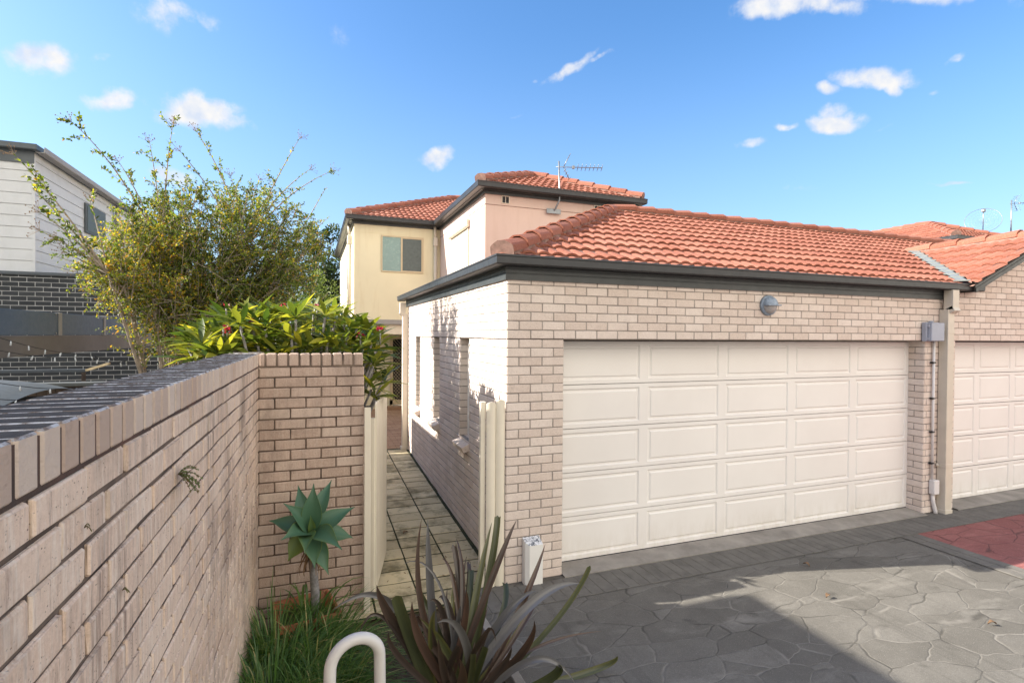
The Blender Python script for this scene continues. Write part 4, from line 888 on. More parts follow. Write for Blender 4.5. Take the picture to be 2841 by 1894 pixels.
# raised blue-grey panel screen
t = thing('pergola_beam', (-4.54, 4.5, 2.3), 'blue grey panelled beam on the dark brick house, divided by pale stiles', 'beam')
bx_ = -4.54; ys = [7.50-1.45*k for k in range(6)]
for k in range(5):
    y1_, y0_ = ys[k], ys[k+1]; mb = MB(); mb.box((bx_-.012, y0_+.035, 2.325), (bx_, y1_-.035, 2.585), bev=.003)
    pn = mb.build('panel', M['bluepanel'], t); mb = MB()
    for z in (2.345, 2.565): mb.tube([(bx_+.001, y1_-.10, z), (bx_+.008, y1_-.10, z)], .011, 8)
    mb.build('bolt', M['stile'], pn)
    mb = MB(); mb.box((bx_-.04, y1_-.035, 2.32), (bx_+.015, y1_+.035, 2.59), bev=.004); mb.build('stile', M['stile'], t)
mb = MB(); mb.box((bx_-.05, .25, 2.10), (bx_-.02, 7.50, 2.319), bev=.004); mb.build('lower_board', M['taupe'], t)
# fence, bar, cover
t = thing('timber_fence', (-5, 4.5, 0), 'dark timber fence with a flat grey capping below the panelled beam', 'fence')
mb = MB(); x = -8.0
while x < -2.45: mb.box((x, 4.47, 0), (x+.10, 4.49+rng.uniform(0, .006), 1.60), rng.random()); x += .105
mb.build('paling_boards', M['timber'], t); mb = MB(); mb.box((-8, 4.36, 1.605), (-2.42, 4.56, 1.655), bev=.006); mb.build('capping', M['capping'], t)
t = thing('metal_bar', (-5, 4.9, 1.8), 'long grey metal bar with a raw timber end above the grey capped fence', 'bar')
mb = MB(); mb.box((-7.5, 4.88, 1.77), (-4.85, 4.92, 1.815), bev=.004); mb.build('bar_tube', M['nbroof'], t); mb = MB(); mb.tube([(-4.86, 4.90, 1.79), (-4.52, 4.75, 1.90)], .024, 4, smooth=False); mb.build('timber_end', M['rawwood'], t)
for x in (-7.5, -4.9): mb = MB(); mb.box((x, 4.87, 0), (x+.04, 4.91, 1.765)); mb.build('leg', M['timber'], t)
t = thing('cover', (-4.9, 1.9, 0), 'curved blue grey metal cover with a tan lip at the left edge over the wall', 'cover')
mb = MB(); vs = []
for i in range(13):
    a_ = i/12
    for k in range(9): q = k/8; vs.append((-5.9+1.62*q, 1.3+1.5*a_, 1.86+.06*math.sin(math.pi*a_)-.02-.14*q**4))
mb.raw(vs, [(i*9+k, i*9+k+1, (i+1)*9+k+1, (i+1)*9+k) for i in range(12) for k in range(8)], smooth=True); mb.build('shell', M['nbroof'], t)
mb = MB(); mb.tube([(-5.9, 1.3, 1.80), (-4.9, 1.3, 1.78), (-4.4, 1.32, 1.72), (-4.28, 1.6, 1.66), (-4.27, 2.2, 1.66)], .02, 8); mb.box((-5.85, 1.34, .1), (-4.35, 2.6, 1.66), bev=.05); mb.build('body', M['taupe'], t)
def string(pts, n, label, r_=.006):
    t = thing('string_lights', pts[0], label, 'string lights', 'string lights beyond the wall'); P = [Vector(p) for p in pts]; q = []
    for i in range(25):
        s = i/24*(len(P)-1); k = min(int(s), len(P)-2); f_ = s-k; q.append(P[k].lerp(P[k+1], f_)-Z_*.03*math.sin(math.pi*f_))
    mb = MB(); mb.tube(q, r_*.55, 5); mb.build('wire', M['wire'], t)
    for k in range(n):
        s = (k+.6)/n*24; i = min(int(s), 23); p = q[i].lerp(q[i+1], s-i); d = Vector((rng.uniform(-.5, .5), rng.uniform(-.3, .3), -1)).normalized()
        mb = MB(); mb.tube([p, p+d*.012, p+d*.045], [.004, .007, .009], 6); mb.build('bulb', M['bulb'], t)
string([(-4.52, 1.8, 2.30), (-4.10, 2.6, 2.10), (-3.43, 3.4, 1.96), (-2.7, 3.9, 2.0)], 16, 'uppermost string of small clear bulbs sagging in front of the taupe board')
string([(-4.52, 1.7, 2.19), (-4.10, 2.5, 2.08), (-3.45, 3.3, 1.95), (-2.8, 3.8, 1.98)], 12, 'second string of clear bulbs just below the uppermost one, in front of dark brick')
string([(-4.26, 1.2, 1.91), (-3.90, 2.0, 1.79), (-3.75, 2.6, 1.80), (-3.2, 3.6, 1.9)], 9, 'third string of clear bulbs crossing the grey fence capping')
string([(-4.09, .8, 1.81), (-3.85, 1.5, 1.77), (-3.3, 2.6, 1.9)], 6, 'lowest string of clear bulbs running just above the weathered brick coping')

# ------------------------------------------------------------------ vegetation
def leaf_quad(mb, p, d, n, ln, wd, r, m=0):
    s = d.cross(n); s = s.normalized() if s.length > 1e-5 else d.orthogonal().normalized(); n = s.cross(d)
    mid = p+d*(ln*.45)-n*(wd*.12); mb.raw([p, mid+s*wd*.5+n*wd*.14, p+d*ln, mid-s*wd*.5+n*wd*.14, mid], [(0, 4, 1), (4, 2, 1), (0, 3, 4), (3, 2, 4)], r, m)
def rv(): 
    while True:
        v = Vector((rng.uniform(-1, 1), rng.uniform(-1, 1), rng.uniform(-1, 1)))
        if .05 < v.length < 1: return v.normalized()
def bez(a, b, c, n): return [a*(1-t)**2+b*2*t*(1-t)+c*t*t for t in [i/n for i in range(n+1)]]

# crape myrtle behind the wall
T = thing('crape_myrtle', (-3.3, 3.0, 0), 'spreading yellow and green leaved myrtle tree behind the boundary wall', 'tree')
tb, cr, sd_ = MB(), MB(), MB()
base = Vector((-3.3, 3.0, 0)); hubs = []; heads = []
for px, py, Y in ((425, 830, 2.6), (345, 800, 2.5), (510, 830, 3.1), (600, 800, 3.3), (690, 800, 3.3), (770, 760, 3.4), (560, 740, 2.9), (300, 760, 2.4), (450, 700, 2.8), (680, 680, 3.2)):
    h = at(px, py, 'Y', Y); c_ = base.lerp(h, .45)+Vector((0, 0, .35)); pts = bez(base+Vector((rng.uniform(-.1, .1), rng.uniform(-.1, .1), 0)), c_, h, 9)
    tb.tube(pts, [.036-.024*i/9 for i in range(10)], 8); hubs.append((h, pts))
def shoot(h, tip, dens, r0=.012, sub=True, hue=.4, lsz=.037):
    L_ = (tip-h).length; c_ = h.lerp(tip, .5)+Vector((0, 0, .13*L_))+rv()*.06*L_; n = max(6, int(L_/.06)); pts = bez(h, c_, tip, n)
    tb.tube(pts, [r0*(1-.85*i/n)+.0012 for i in range(n+1)], 5, caps=False)
    for i in range(int(n*.18), n):
        d = (pts[i+1]-pts[i]).normalized()
        for sg in (-1, 1):
            if rng.random() < dens:
                s = d.cross(Z_+rv()*.3).normalized()*sg; dd = (d*.55+s*.75+rv()*.3).normalized()
                leaf_quad(cr, pts[i]+d*rng.uniform(0, .05), dd, (Z_+rv()*.6).normalized(), lsz*rng.uniform(.7, 1.3), lsz*.5, max(0, min(1, rng.gauss(hue, .27))))
        if rng.random() < (.62 if sub is True else sub):
            s = (d*.7+rv()*.8+Z_*.15).normalized(); ll = rng.uniform(.15, .42)*(1-.4*i/n); q = bez(pts[i], pts[i]+s*ll*.5+Z_*.02, pts[i]+s*ll-Z_*.03, 6)
            tb.tube(q, [.004, .0035, .003, .0025, .002, .0015, .001], 4, caps=False)
            for j in range(1, 7):
                d2 = (q[j]-q[j-1]).normalized()
                for k in range(4):
                    dd = (d2*.4+rv()).normalized(); leaf_quad(cr, q[j]+rv()*.015, dd, rv(), lsz*rng.uniform(.6, 1.1), lsz*.48, max(0, min(1, rng.gauss(hue, .27))))
    return pts
def seedhead(p, d):
    for k in range(14):
        q = (d*.8+rv()*.7).normalized(); e = p+q*rng.uniform(.04, .13); sd_.tube([p, e], .0012, 3, caps=False); sd_.obox(e, X_, Y_, Z_, .004, .004, .005)
long_tips = [(195, 335, 2.6), (40, 430, 2.2), (90, 520, 2.4), (110, 590, 2.2), (110, 640, 2.3), (480, 345, 3.0), (545, 365, 3.2), (415, 395, 2.9), (830, 385, 3.1), (920, 475, 3.5), (905, 520, 3.4), (915, 600, 3.6), (860, 470, 3.3), (330, 450, 2.7), (180, 700, 2.4), (215, 745, 2.6), (160, 665, 2.3), (250, 560, 2.6), (500, 420, 2.8), (720, 500, 3.3), (640, 490, 3.0), (880, 680, 3.5), (290, 830, 2.8)]
for px, py, Y in long_tips:
    tip = at(px, py, 'Y', Y); h = min(hubs, key=lambda q: (q[0]-tip).length+rng.uniform(0, .35))[0]; hue = .16 if py > 560 and px < 260 else .28  # darker greens low on the left paint in the tree's own shadow
    pts = shoot(h, tip, .75, hue=hue, lsz=.052 if px < 300 else .044, sub=.28); 
    if rng.random() < .75: sd_ = MB(); seedhead(pts[-1], (pts[-1]-pts[-2]).normalized()); heads.append(sd_)
for k in range(390):
    while True:
        a_, b_ = rng.uniform(-1, 1), rng.uniform(-1, 1)
        if a_*a_+b_*b_ < 1: break
    px = 590+340*a_; py = 700+200*b_; Y = 3.05+rng.uniform(-.8, .9); tip = at(px, py, 'Y', Y)
    h = min(hubs, key=lambda q: (q[0]-tip).length+rng.uniform(0, .7)); hp = h[1][rng.randrange(5, 10)]
    yel = .48 if (240 < px < 520 and 600 < py < 800) else .25  # yellower leaves left of centre paint in the sunlit part of the crown
    shoot(hp, tip, .6, .007, True, yel+rng.uniform(-.12, .16))
for k in range(34):
    a_ = rng.random()*6.28; q = math.sqrt(rng.random()); tip = at(330+190*q*math.cos(a_), 745+125*q*math.sin(a_), 'Y', 2.6+rng.uniform(-.5, .6)); h = min(hubs, key=lambda q_: (q_[0]-tip).length+rng.uniform(0, .5))[0]; shoot(h, tip, .7, .006, True, .5+rng.uniform(-.25, .2))
tb.build('trunk', M['bark'], T); cr.build('crown', M['myrtle'], T); [q.build('seed_head', M['seed'], T) for q in heads]

# other trees behind
def blob_tree(name, base, crown, rad, n, m, label, lsz, group=None, trunk=True):
    T = thing(name, base, label, 'tree', group); mb = MB(); tb = MB(); base = Vector(base); c = Vector(crown)
    tb.tube(bez(base, base.lerp(c, .5)+Vector((.1, .1, 0)), c, 6), [.16, .14, .12, .1, .08, .06, .04], 8)
    cl = []
    for k in range(26):
        q = rv(); q = Vector((q.x*rad[0], q.y*rad[1], q.z*rad[2]))*rng.uniform(.45, 1); cl.append((c+q, rng.uniform(.22, .42)*min(rad)))
        tb.tube([c-Z_*rad[2]*.3, c+q], [.04, .01], 5, caps=False)
    for p, r_ in cl:
        tone = rng.uniform(-.25, .25)
        for k in range(n//26):
            v = rv(); leaf_quad(mb, p+v*r_*rng.uniform(.5, 1.1), (v+rv()*.8).normalized(), (v+rv()*.5).normalized(), lsz*rng.uniform(.7, 1.3), lsz*.5, max(0, min(1, .4+tone+rng.gauss(0, .2)+.2*v.z)))
    tb.build('trunk', M['bark'], T); mb.build('crown', m, T)
blob_tree('tree', (-1.3, 20, 0), (-1.3, 20, 4.7), (1.25, 1.2, 2.3), 5200, M['darkleaf'], 'dark evergreen tree just left of the cream house, behind the myrtle', .17)
blob_tree('tree', (-3.2, 22, 0), (-3.2, 22, 4.3), (2.2, 1.4, 2.3), 5200, M['darkleaf'], 'second dark evergreen tree, mostly hidden behind the myrtle crown', .18)
blob_tree('tree', (-2.05, 12, 0), (-2.05, 12, 3.0), (.95, .8, 1.3), 4200, M['shrubleaf'], 'pale green bushy tree between the myrtle and the cream house', .09)

# frangipani
T = thing('frangipani', (-1.9, 1.3, 0), 'frangipani shrub with broad glossy leaves spilling over the brown brick pier', 'shrub')
tb, cr, fl = MB(), MB(), MB(); base = Vector((-1.85, 1.35, .05))
def frleaf(mb, p, d, n, ln, wd, r):
    s = d.cross(n).normalized(); n = s.cross(d).normalized(); prof = [.12, .55, .86, 1.0, .86, .5, .03]; K = len(prof); vs = []; droop = rng.uniform(.05, .28)
    for i, w_ in enumerate(prof):
        t = i/(K-1); c_ = p+d*(ln*t)-n*(droop*ln*t*t); vs += [c_-s*(w_*wd/2)+n*(w_*wd*.10), c_, c_+s*(w_*wd/2)+n*(w_*wd*.10)]
    fs = []
    for i in range(K-1): k = 3*i; fs += [(k, k+1, k+4, k+3), (k+1, k+2, k+5, k+4)]
    mb.raw(vs, fs, r, 0, True)
ros = []
for k in range(125):
    px = rng.uniform(520, 1070); top = 862 if px > 620 else 905; top += 50*max(0, (px-900)/170); py = rng.uniform(top+12, 1010 if px < 1000 else 1085); Y = rng.uniform(.40, 1.9)
    if px < 560: py = max(py, 930)
    ros.append((px, py, Y))
ros += [(640, 890, 1.0), (720, 880, 1.2), (800, 872, 1.0), (870, 868, 1.2), (930, 880, 1.0), (990, 905, .9), (1030, 950, .7), (1035, 1010, .5), (1030, 1075, .45), (560, 955, .6), (1040, 1100, .5), (600, 930, .8)]
for px, py, Y in ros:
    p = at(px, py, 'Y', Y); 
    j = base.lerp(p, .55)+Vector((0, 0, -.05)); tb.tube(bez(base, j, p-Z_*.02, 7), [.042, .034, .028, .023, .019, .016, .013, .011], 7)
    n_ = rng.randrange(9, 14); ph = rng.random()*6; ax = (Z_+rv()*.35).normalized(); tx = ax.orthogonal().normalized(); ty = ax.cross(tx)
    for i in range(n_):
        a_ = ph+i*2.4; e = rng.uniform(-.05, .95); d = (tx*math.cos(a_)+ty*math.sin(a_)+ax*e).normalized()
        frleaf(cr, p+d*.02, d, (ax*.9-d*.2+rv()*.25).normalized(), rng.uniform(.20, .32), rng.uniform(.048, .066), max(0, min(1, rng.gauss(.40, .27))))
for px, py, Y in ((628, 855, .9), (785, 852, 1.0), (880, 855, 1.1), (620, 912, .6), (1000, 930, .6), (706, 893, .8), (1055, 915, .6), (630, 922, .6)):
    p = at(px, py, 'Y', Y)
    tb.tube([p-Z_*.14, p], .008, 6); fl = MB()
    for c_ in range(3):
        q = p+rv()*.03; nn = (rv()+Z_).normalized(); tx = nn.orthogonal().normalized(); ty = nn.cross(tx)
        for i in range(5): a_ = i*1.2566; d = (tx*math.cos(a_)+ty*math.sin(a_)+nn*.5).normalized(); leaf_quad(fl, q, d, nn, .03, .02, rng.random())
    fl.build('flower', M['flower'], T)
tb.build('stems', M['greybark'], T); cr.build('leaves', M['frangi'], T)

# agave in its square pot
T = thing('agave', (-1.72, -.26, .1), 'grey green agave rosette on a bare woody stem standing in the terracotta pot', 'succulent')
mb = MB(); cA = Vector((-1.735, -.30, .80)); mb.tube([(-1.70, -.22, .08), (-1.69, -.24, .30), (-1.705, -.25, .5), (-1.73, -.29, .76)], [.036, .034, .030, .030], 10); mb.build('stem', M['greybark'], T)
def agleaf(p, tip, wd, bend, r, name='leaf'):
    wd *= 1.22; tip = Vector(tip)+(Vector(tip)-Vector(p))*.06; mb = MB(); p, tip = Vector(p), Vector(tip); d = tip-p; ln = d.length; d.normalize(); tocam = (CP-p).normalized(); nref = (tocam*.8+Z_*.6).normalized(); s = d.cross(nref).normalized(); n = s.cross(d).normalized()
    prof = [.34, .52, .72, .90, 1.0, .97, .84, .62, .36, .14, .02]; K = len(prof); US = (-1, -.93, -.5, 0, .5, .93, 1); J = 7; vs = []
    for i, w_ in enumerate(prof):
        t = i/(K-1); c_ = p+d*(ln*t)+n*(bend*4*t*(1-t)*ln)
        for j in range(J):
            u_ = US[j]; vs.append(c_+s*(u_*w_*wd/2)+n*(u_*u_*w_*wd*.20))
    b_ = len(vs)
    for i, w_ in enumerate(prof):
        t = i/(K-1); c_ = p+d*(ln*t)+n*(bend*4*t*(1-t)*ln)
        for j in range(J):
            u_ = US[j]; vs.append(c_+s*(u_*w_*wd/2)+n*(u_*u_*w_*wd*.20-.010*(1-t)*(1-u_*u_)-.0015))
    fs = [(i*J+j, i*J+j+1, (i+1)*J+j+1, (i+1)*J+j) for i in range(K-1) for j in range(J-1)]; fs += [(b_+i*J+j, b_+(i+1)*J+j, b_+(i+1)*J+j+1, b_+i*J+j+1) for i in range(K-1) for j in range(J-1)]
    for j0, sg in ((0, 1), (J-1, -1)):
        for i in range(K-1):
            q = (i*J+j0, (i+1)*J+j0, b_+(i+1)*J+j0, b_+i*J+j0); fs.append(q if sg > 0 else q[::-1])
    mb.raw(vs, fs, r, 0, True)
    for q_ in range((K-1)*(J-1)):                            # pale margins, a slightly darker keel
        mb.r[q_] = min(1, r+.45) if q_ % (J-1) in (0, J-2) else max(0, r+(-.08 if q_ % (J-1) in (2, 3) else .06)+rng.uniform(-.04, .04))
    return mb.build(name, M['agave'], T)
for x, y, Y, wd, bd, r in ((828, 1352, -.10, .105, .05, .2), (917, 1338, -.08, .105, .06, .15), (870, 1348, -.34, .125, .10, .35), (790, 1400, -.42, .12, .12, .4), (752, 1446, -.22, .12, .12, .3), (978, 1410, -.26, .13, .10, .3), (784, 1497, -.60, .135, .14, .55), (846, 1532, -.66, .11, .10, .75), (944, 1522, -.62, .135, .16, .6), (974, 1492, -.24, .125, .14, .35), (802, 1552, -.36, .12, .10, 1.0), (873, 1570, -.52, .11, .10, .55), (909, 1588, -.46, .115, .12, .6), (862, 1432, -.42, .05, .02, .9)):
    agleaf(cA+Vector((rng.uniform(-.02, .02), rng.uniform(-.02, .02), rng.uniform(-.02, .02))), at(x, y, 'Y', Y), wd, bd, r)
mb = MB()
for k in range(26):
    a_ = rng.random()*6.28; d = Vector((math.cos(a_)*.5, math.sin(a_)*.5, -1)).normalized(); p = Vector((-1.73, -.28, rng.uniform(.62, .74))); q = bez(p, p+d*.1+Vector((math.cos(a_), math.sin(a_), 0))*.06, p+d*rng.uniform(.1, .24), 5); wd = rng.uniform(.004, .014); s = Vector((-math.sin(a_), math.cos(a_), 0))
    vs = [];
    for i, c_ in enumerate(q): vs += [c_-s*wd*(1-i/6), c_+s*wd*(1-i/6)]
    mb.raw(vs, [(2*i, 2*i+1, 2*i+3, 2*i+2) for i in range(5)], rng.random())
mb.build('dead_leaves', M['deadleaf'], T)
T = thing('plant_pot', (-1.74, -.22, -.1), 'square terracotta pot holding the agave, half hidden by strappy grass', 'pot')
def frustum_pot(mb, c, rot, a0, a1, z0, z1, th):
    cs, sn = math.cos(rot), math.sin(rot)
    def ring(a, z): return [Vector((c[0]+(x*cs-y*sn)*a, c[1]+(x*sn+y*cs)*a, z)) for x, y in ((-1, -1), (1, -1), (1, 1), (-1, 1))]
    R_ = [ring(a0, z0), ring(a1*.97, z1-.05), ring(a1*1.04, z1-.05), ring(a1*1.04, z1), ring(a1*1.04-th, z1), ring(a1*.9-th, z1-.07), ring(a1*.85-th, z1-.09)]
    vs = [p for r_ in R_ for p in r_]; fs = [(4*i+j, 4*i+(j+1) % 4, 4*i+4+(j+1) % 4, 4*i+4+j) for i in range(len(R_)-1) for j in range(4)]; mb.raw(vs, fs)
mb = MB(); frustum_pot(mb, (-1.76, -.24), R(12), .17, .215, -.11, .21, .022); mb.build('pot_body', M['terracotta'], T, bev=.004)
mb = MB(); mb.face([(-1.95, -.40, .135), (-1.60, -.44, .135), (-1.56, -.06, .135), (-1.92, -.04, .135)]); mb.build('potting_soil', M['soil'], T)

# strappy grass clumps
def clump(center, n, ln, label, lean=(0, 0), spread=.10, wd=.009):
    T = thing('strappy_grass', center, label, 'grass clump', 'strappy grass clumps at the wall foot'); mb = MB(); c = Vector(center)
    for k in range(n):
        a_ = rng.random()*6.283; rr = spread*math.sqrt(rng.random()); p = c+Vector((math.cos(a_)*rr, math.sin(a_)*rr, 0)); l = ln*rng.uniform(.55, 1.1); o = Vector((math.cos(a_)+rng.gauss(0, .35)+lean[0], math.sin(a_)+rng.gauss(0, .35)+lean[1], 0)); out = rng.uniform(.25, .85)
        m_ = p+o*(l*out*.35)+Z_*(l*.72); e = p+o*(l*out*.95)+Z_*(l*rng.uniform(.25, .95)*(1.15-out*.6)); q = bez(p, m_, e, 6); s = (o.cross(Z_)).normalized(); w_ = wd*rng.uniform(.6, 1.25); vs = []
        for i, x in enumerate(q): t = i/6; ww = w_*(1-t**2.5)*.5+.0004; vs += [x-s*ww, x+Z_*(-ww*.5), x+s*ww]
        rr_ = min(1, max(0, rng.gauss(.42, .22))) if rng.random() > .05 else 1
        fs = []
        for i in range(6): j = 3*i; fs += [(j, j+1, j+4, j+3), (j+1, j+2, j+5, j+4)]
        mb.raw(vs, fs, rr_, 0, True)
    mb.build('blades', M['grass'], T)
clump((-1.95, -.60, -.1), 520, .66, 'leftmost grass clump hard against the weathered brick wall', (.25, -.15), .13)
clump((-1.68, -.72, -.1), 560, .64, 'middle grass clump in front of the terracotta pot', (.35, -.1), .15)
clump((-1.93, -1.12, -.1), 560, .66, 'grass clump nearest the camera at the foot of the wall', (.45, .1), .14)
clump((-1.64, -1.22, -.1), 520, .58, 'grass clump beside the white hoop rail', (.5, 0), .15)
clump((-1.70, -.34, .13), 34, .42, 'sparse grass tuft growing inside the terracotta pot', (.3, -.4), .12, .018)
# weeds and litter on the bed
mb = MB()
for k in range(5200):
    x = rng.uniform(-2.1, -.45); y = rng.uniform(-3.2, -.02); 
    if math.sin(x*7+1)*math.sin(y*6) < -.25 and rng.random() < .7: continue
    p = Vector((x, y, bedz(x, y)+rng.uniform(0, .02))); leaf_quad(mb, p, (rv()+Z_*.6).normalized(), (Z_+rv()*.5).normalized(), rng.uniform(.012, .03), rng.uniform(.008, .016), rng.random())
tag(mb.build('weeds', M['weed']), 'low green weeds scattered over the soil bed', 'weeds', kind='stuff')
mb = MB()
for k in range(150):
    x, y = (rng.uniform(-1.2, -.05), rng.uniform(.1, 4)) if k < 60 else (rng.uniform(-2, -.5), rng.uniform(-2.6, -.1))
    z = pz(y)+.008 if k < 60 else bedz(x, y)+.01
    if k < 60: x = -.05-abs(rng.gauss(0, .12)) if rng.random() < .6 else x
    leaf_quad(mb, Vector((x, y, z)), Vector((rng.uniform(-1, 1), rng.uniform(-1, 1), .1)).normalized(), Z_, rng.uniform(.02, .06), rng.uniform(.01, .02), rng.random())
tag(mb.build('leaf_litter', M['deadleaf']), 'dry brown leaf litter on the path and soil', 'leaf litter', kind='stuff')
for k, (x, y, lb) in enumerate(((3.05, -.72, 'curled dry leaf lying near the middle of the dark paving'), (3.55, -2.05, 'dry tan leaf lying on the sunlit paving'), (2.62, -1.25, 'small dry leaf just inside the sunlit paving edge'), (-.72, 1.52, 'curled brown leaf lying on the mossy path'))):
    mb = MB(); z = .012 if x > 0 else pz(y)+.01; d = Vector((rng.uniform(-1, 1), rng.uniform(-1, 1), .0)).normalized(); s = d.cross(Z_); vs = []
    for i in range(7):
        t_ = i/6; w_ = .018*math.sin(math.pi*min(.98, t_+.04)); c_ = Vector((x, y, z))+d*(.075*t_)+Z_*(.02*math.sin(math.pi*t_)); vs += [c_-s*w_+Z_*.012, c_, c_+s*w_+Z_*.012]
    mb.raw(vs, [(3*i+a_, 3*i+a_+1, 3*i+a_+4, 3*i+a_+3) for i in range(6) for a_ in (0, 1)], .5, 0, True); tag(mb.build('fallen_leaf', M['deadleaf'], base=(x, y, z)), lb, 'leaf', 'single fallen leaves')
# little fern and sprigs in the wall joints
def sprig(P, n, ln, label):
    T = thing('wall_weed', P, label, 'weed', 'weeds rooted in the brick wall'); mb = MB(); P = Vector(P)
    for k in range(n):
        d = (Vector((.8, rng.uniform(-1, 1), rng.uniform(-.6, .9)))).normalized(); q = bez(P, P+d*ln*.5+Z_*.01, P+d*ln-Z_*ln*.4, 6); mb.tube(q, .0012, 3, .2, caps=False)
        for i in range(1, 7):
            for sg in (-1, 1): leaf_quad(mb, q[i], (Y_*sg*.8+(q[i]-q[i-1]).normalized()*.6+rv()*.2).normalized(), (Z_+rv()*.4).normalized(), ln*.22, ln*.10, rng.random())
    mb.build('fronds', M['fern'], T)
sprig((-2.162, -2.53, 1.86), 15, .07, 'small ferny weed rooted high in the brick wall joint')
sprig((-2.176, -3.31, 1.94), 3, .014, 'tiny green sprig low on the brick wall near the left edge')
sprig((-2.172, -3.08, 1.70), 4, .015, 'tiny green sprig in a wall joint below the fern')

# flax
T = thing('flax', (-.85, -1.35, -.1), 'large bronze leaved flax with sword leaves, some cut square, in front of the path', 'shrub')
def X6(x, y, Y): return at(950+x/2.64, 1300+y/2.64, 'Y', Y)
fb = Vector((-.86, -1.40, -.08)); NL = [0]
def flax(pts, wd, m, cut=False, r=.5, fold=.35):
    wd *= .86
    P = [Vector(p) for p in pts]; n = 14; q = []
    if len(P) == 3: q = bez(P[0], P[1], P[2], n)
    else:
        for i in range(n+1):
            t = i/n; q.append(P[0]*(1-t)**3+P[1]*3*t*(1-t)**2+P[2]*3*t*t*(1-t)+P[3]*t**3)
    mb = MB(); vs = []; prev = None
    for i, c_ in enumerate(q):
        t = i/n; d = (q[min(i+1, n)]-q[max(i-1, 0)]).normalized(); tc_ = (CP-c_).normalized(); s = d.cross(tc_).normalized() if prev is None else prev
        s = (s-d*s.dot(d)).normalized(); s2 = d.cross(tc_); s = (s*.8+s2.normalized()*.2*(1 if s2.dot(s) > 0 else -1)).normalized(); prev = s; nn = s.cross(d)
        w_ = wd*(.55+.45*min(1, t*3))*((1-max(0, (t-.55)/.45)**1.6) if not cut else (1-.25*t))*.5+.0008
        vs += [c_-s*w_+nn*w_*fold, c_-s*w_*.5+nn*w_*fold*.42, c_, c_+s*w_*.5+nn*w_*fold*.42, c_+s*w_+nn*w_*fold]
    if cut:
        for k in range(5): vs[-5+k] = Vector(vs[-5+k])+(q[-1]-q[-2]).normalized()*rng.uniform(-.012, .016)
    fs = [(5*i+j, 5*i+j+1, 5*i+j+6, 5*i+j+5) for i in range(n) for j in range(4)]; mb.raw(vs, fs, r, 0, True); NL[0] += 1
    for q_ in range(len(fs)): mb.r[q_] = max(0, min(1, r*.7+(.22 if q_ % 4 in (0, 3) else 0)+.25*(q_/len(fs))**3+rng.uniform(-.06, .06)))
    o = mb.build('leaf', M[m], T); return o
def base_j(k): a_ = k*2.4; return fb+Vector((math.cos(a_)*.09, math.sin(a_)*.07, 0))
# tip x, y (crop px), plane Y, mid x, y, width, material, cut, r
FL = [((580, 365, -1.30), (545, 1100), .045, 'flaxb', 0, .8), ((625, 372, -1.25), (640, 900), .058, 'flaxs', 0, .2), ((1095, 390, -1.20), (960, 980), .055, 'flaxg', 0, .6), ((1137, 345, -1.15), (1080, 800), .065, 'flaxg', 1, .4),
 ((1275, 375, -1.30), (1090, 800), .050, 'flaxb', 0, .7), ((1485, 550, -1.25), (1330, 980), .045, 'flaxb', 0, 1.0), ((815, 560, -1.05), (870, 1000), .055, 'flaxb', 1, .1), ((835, 510, -1.00), (900, 900), .04, 'flaxb', 0, .6), ((730, 655, -1.1), (840, 850), .03, 'flaxb', 0, .9),
 ((925, 690, -1.0), (915, 1000), .04, 'flaxb', 1, .3), ((945, 740, -1.05), (920, 1100), .060, 'flaxg', 1, .1), ((250, 850, -1.55), (370, 1150), .070, 'flaxb', 0, .5), ((392, 930, -1.50), (480, 1200), .095, 'flaxg', 1, .25), ((510, 970, -1.65), (560, 1300), .060, 'flaxb', 0, .95),
 ((680, 1035, -1.65), (640, 1250), .055, 'flaxg', 0, .8), ((1190, 840, -1.05), (1180, 1100), .055, 'flaxg', 1, .0), ((1405, 1110, -1.75), (1350, 1350), .055, 'flaxb', 0, .85), ((905, 885, -1.6), (905, 1150), .045, 'flaxb', 0, 1.0), ((700, 950, -1.2), (800, 1000), .05, 'flaxb', 0, .2),
 ((1420, 890, -1.35), (1170, 1050), .058, 'flaxs', 0, .3), ((1740, 840, -1.50), (1330, 960), .070, 'flaxs', 0, .6), ((1810, 718, -1.45), (1560, 1150), .045, 'flaxg', 1, .5), ((865, 1000, -1.5), (830, 1200), .04, 'flaxs', 0, .1), ((1420, 955, -1.3), (1350, 1100), .035, 'flaxb', 0, .9),
 ((1345, 1020, -1.25), (1300, 1200), .05, 'flaxg', 1, .9), ((1130, 1150, -1.2), (1090, 1250), .05, 'flaxb', 0, .9), ((340, 1190, -1.7), (400, 1400), .04, 'flaxb', 0, .3), ((2010, 1362, -1.6), (1880, 1480), .05, 'flaxg', 0, .7), ((1590, 1430, -1.75), (1520, 1560), .075, 'flaxg', 1, .1),
 ((1050, 1300, -1.8), (1000, 1450), .055, 'flaxg', 1, .2), ((860, 1390, -1.9), (900, 1600), .08, 'flaxb', 0, 1.0), ((960, 1350, -1.75), (950, 1500), .05, 'flaxg', 1, .4), ((700, 1240, -1.75), (740, 1500), .05, 'flaxb', 0, .4), ((1240, 1300, -1.7), (1150, 1500), .05, 'flaxb', 0, .3)]
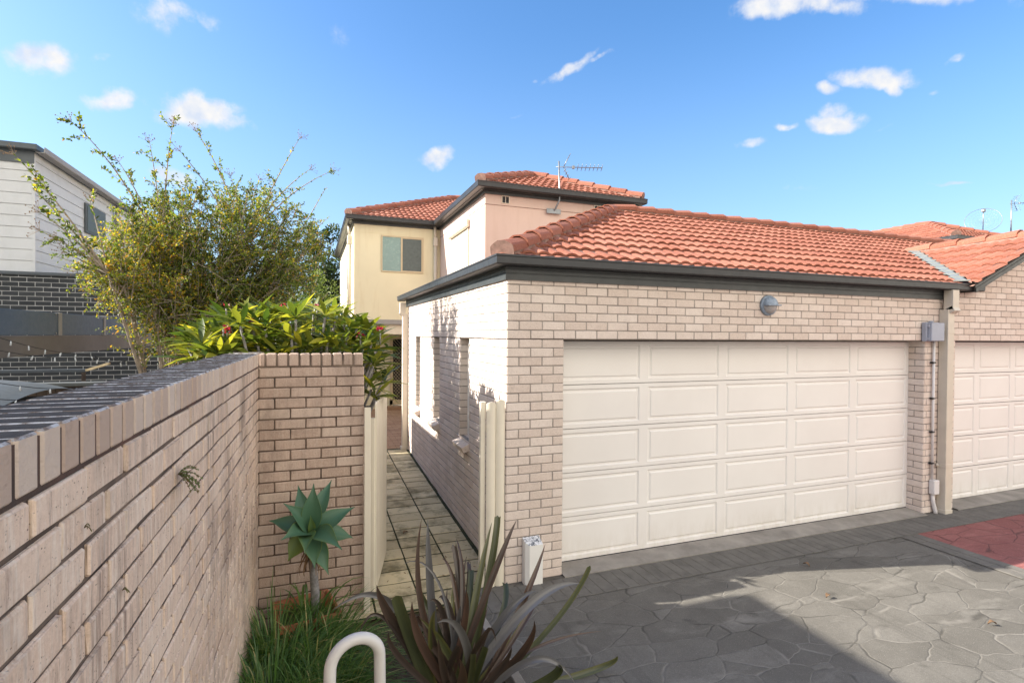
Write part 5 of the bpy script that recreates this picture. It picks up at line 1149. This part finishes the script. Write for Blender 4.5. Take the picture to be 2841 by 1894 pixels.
for k, ((tx_, ty_, Yp), (mx_, my_), wd, m, cut, r) in enumerate(FL):
    b_ = base_j(k); tip = X6(tx_, ty_, Yp); c_ = X6(mx_, my_, (Yp+b_.y)/2); 
    c2 = c_*1.0+(c_-(b_+tip)/2)*.5; flax([b_, c2, tip], wd, m, bool(cut), r)
# arching leaves (base, c1, c2, tip)
for k, (c1, c2, tp, Yp, wd, m, r) in enumerate((((420, 950), (300, 760), (-70, 1030), -1.45, .045, 'flaxs', .3), ((900, 1000), (650, 560), (450, 697), -1.3, .018, 'flaxs', .8), ((1000, 1500), (900, 980), (690, 1128), -1.75, .058, 'flaxs', .7), ((1250, 1350), (1500, 1220), (1895, 1187), -1.55, .020, 'flaxb', .95),
    ((1250, 1400), (1500, 1220), (1705, 1568), -1.75, .045, 'flaxs', .2), ((780, 1150), (720, 900), (640, 965), -1.4, .04, 'flaxb', .1), ((330, 1000), (230, 900), (105, 1245), -1.5, .022, 'flaxb', .2), ((1000, 1300), (1080, 1000), (1125, 1260), -1.6, .03, 'flaxb', .4))):
    b_ = base_j(k+40); flax([b_, X6(*c1, Yp*.5+b_.y*.5), X6(*c2, Yp), X6(*tp, Yp)], wd, m, False, r)
for k in range(13):                                          # low inner and far-side leaves
    a_ = rng.uniform(0, 6.28); d = Vector((math.cos(a_), math.sin(a_), 0)); b_ = base_j(k); l = rng.uniform(.5, .85); flax([b_, b_+d*.06+Z_*l*.6, b_+d*l*.45+Z_*l], rng.uniform(.04, .06), rng.choice(['flaxb', 'flaxb', 'flaxg']), rng.random() < .4, rng.random())

# white hoop rail
t = thing('hoop_rail', (-1.53, -2.2, -.1), 'white steel hoop rail rising from the bed beside the flax', 'rail')
mb = MB(); pts = []; xa_, xb_ = -1.642, -1.420; zc = .862; rr = (xb_-xa_)/2
pts.append(Vector((xa_-.02, -2.28, -.2))); pts.append(Vector((xa_-.008, -2.25, .5)))
for i in range(17): a_ = math.pi*(1-i/16); pts.append(Vector(((xa_+xb_)/2+rr*math.cos(a_), -2.23+.06*i/16, zc+rr*math.sin(a_))))
pts += [Vector((xb_+.005, -2.17, .5)), Vector((xb_+.01, -2.17, -.2))]
mb.tube(pts, .0265, 20); tag(mb.build('hoop', M['rail'], t))
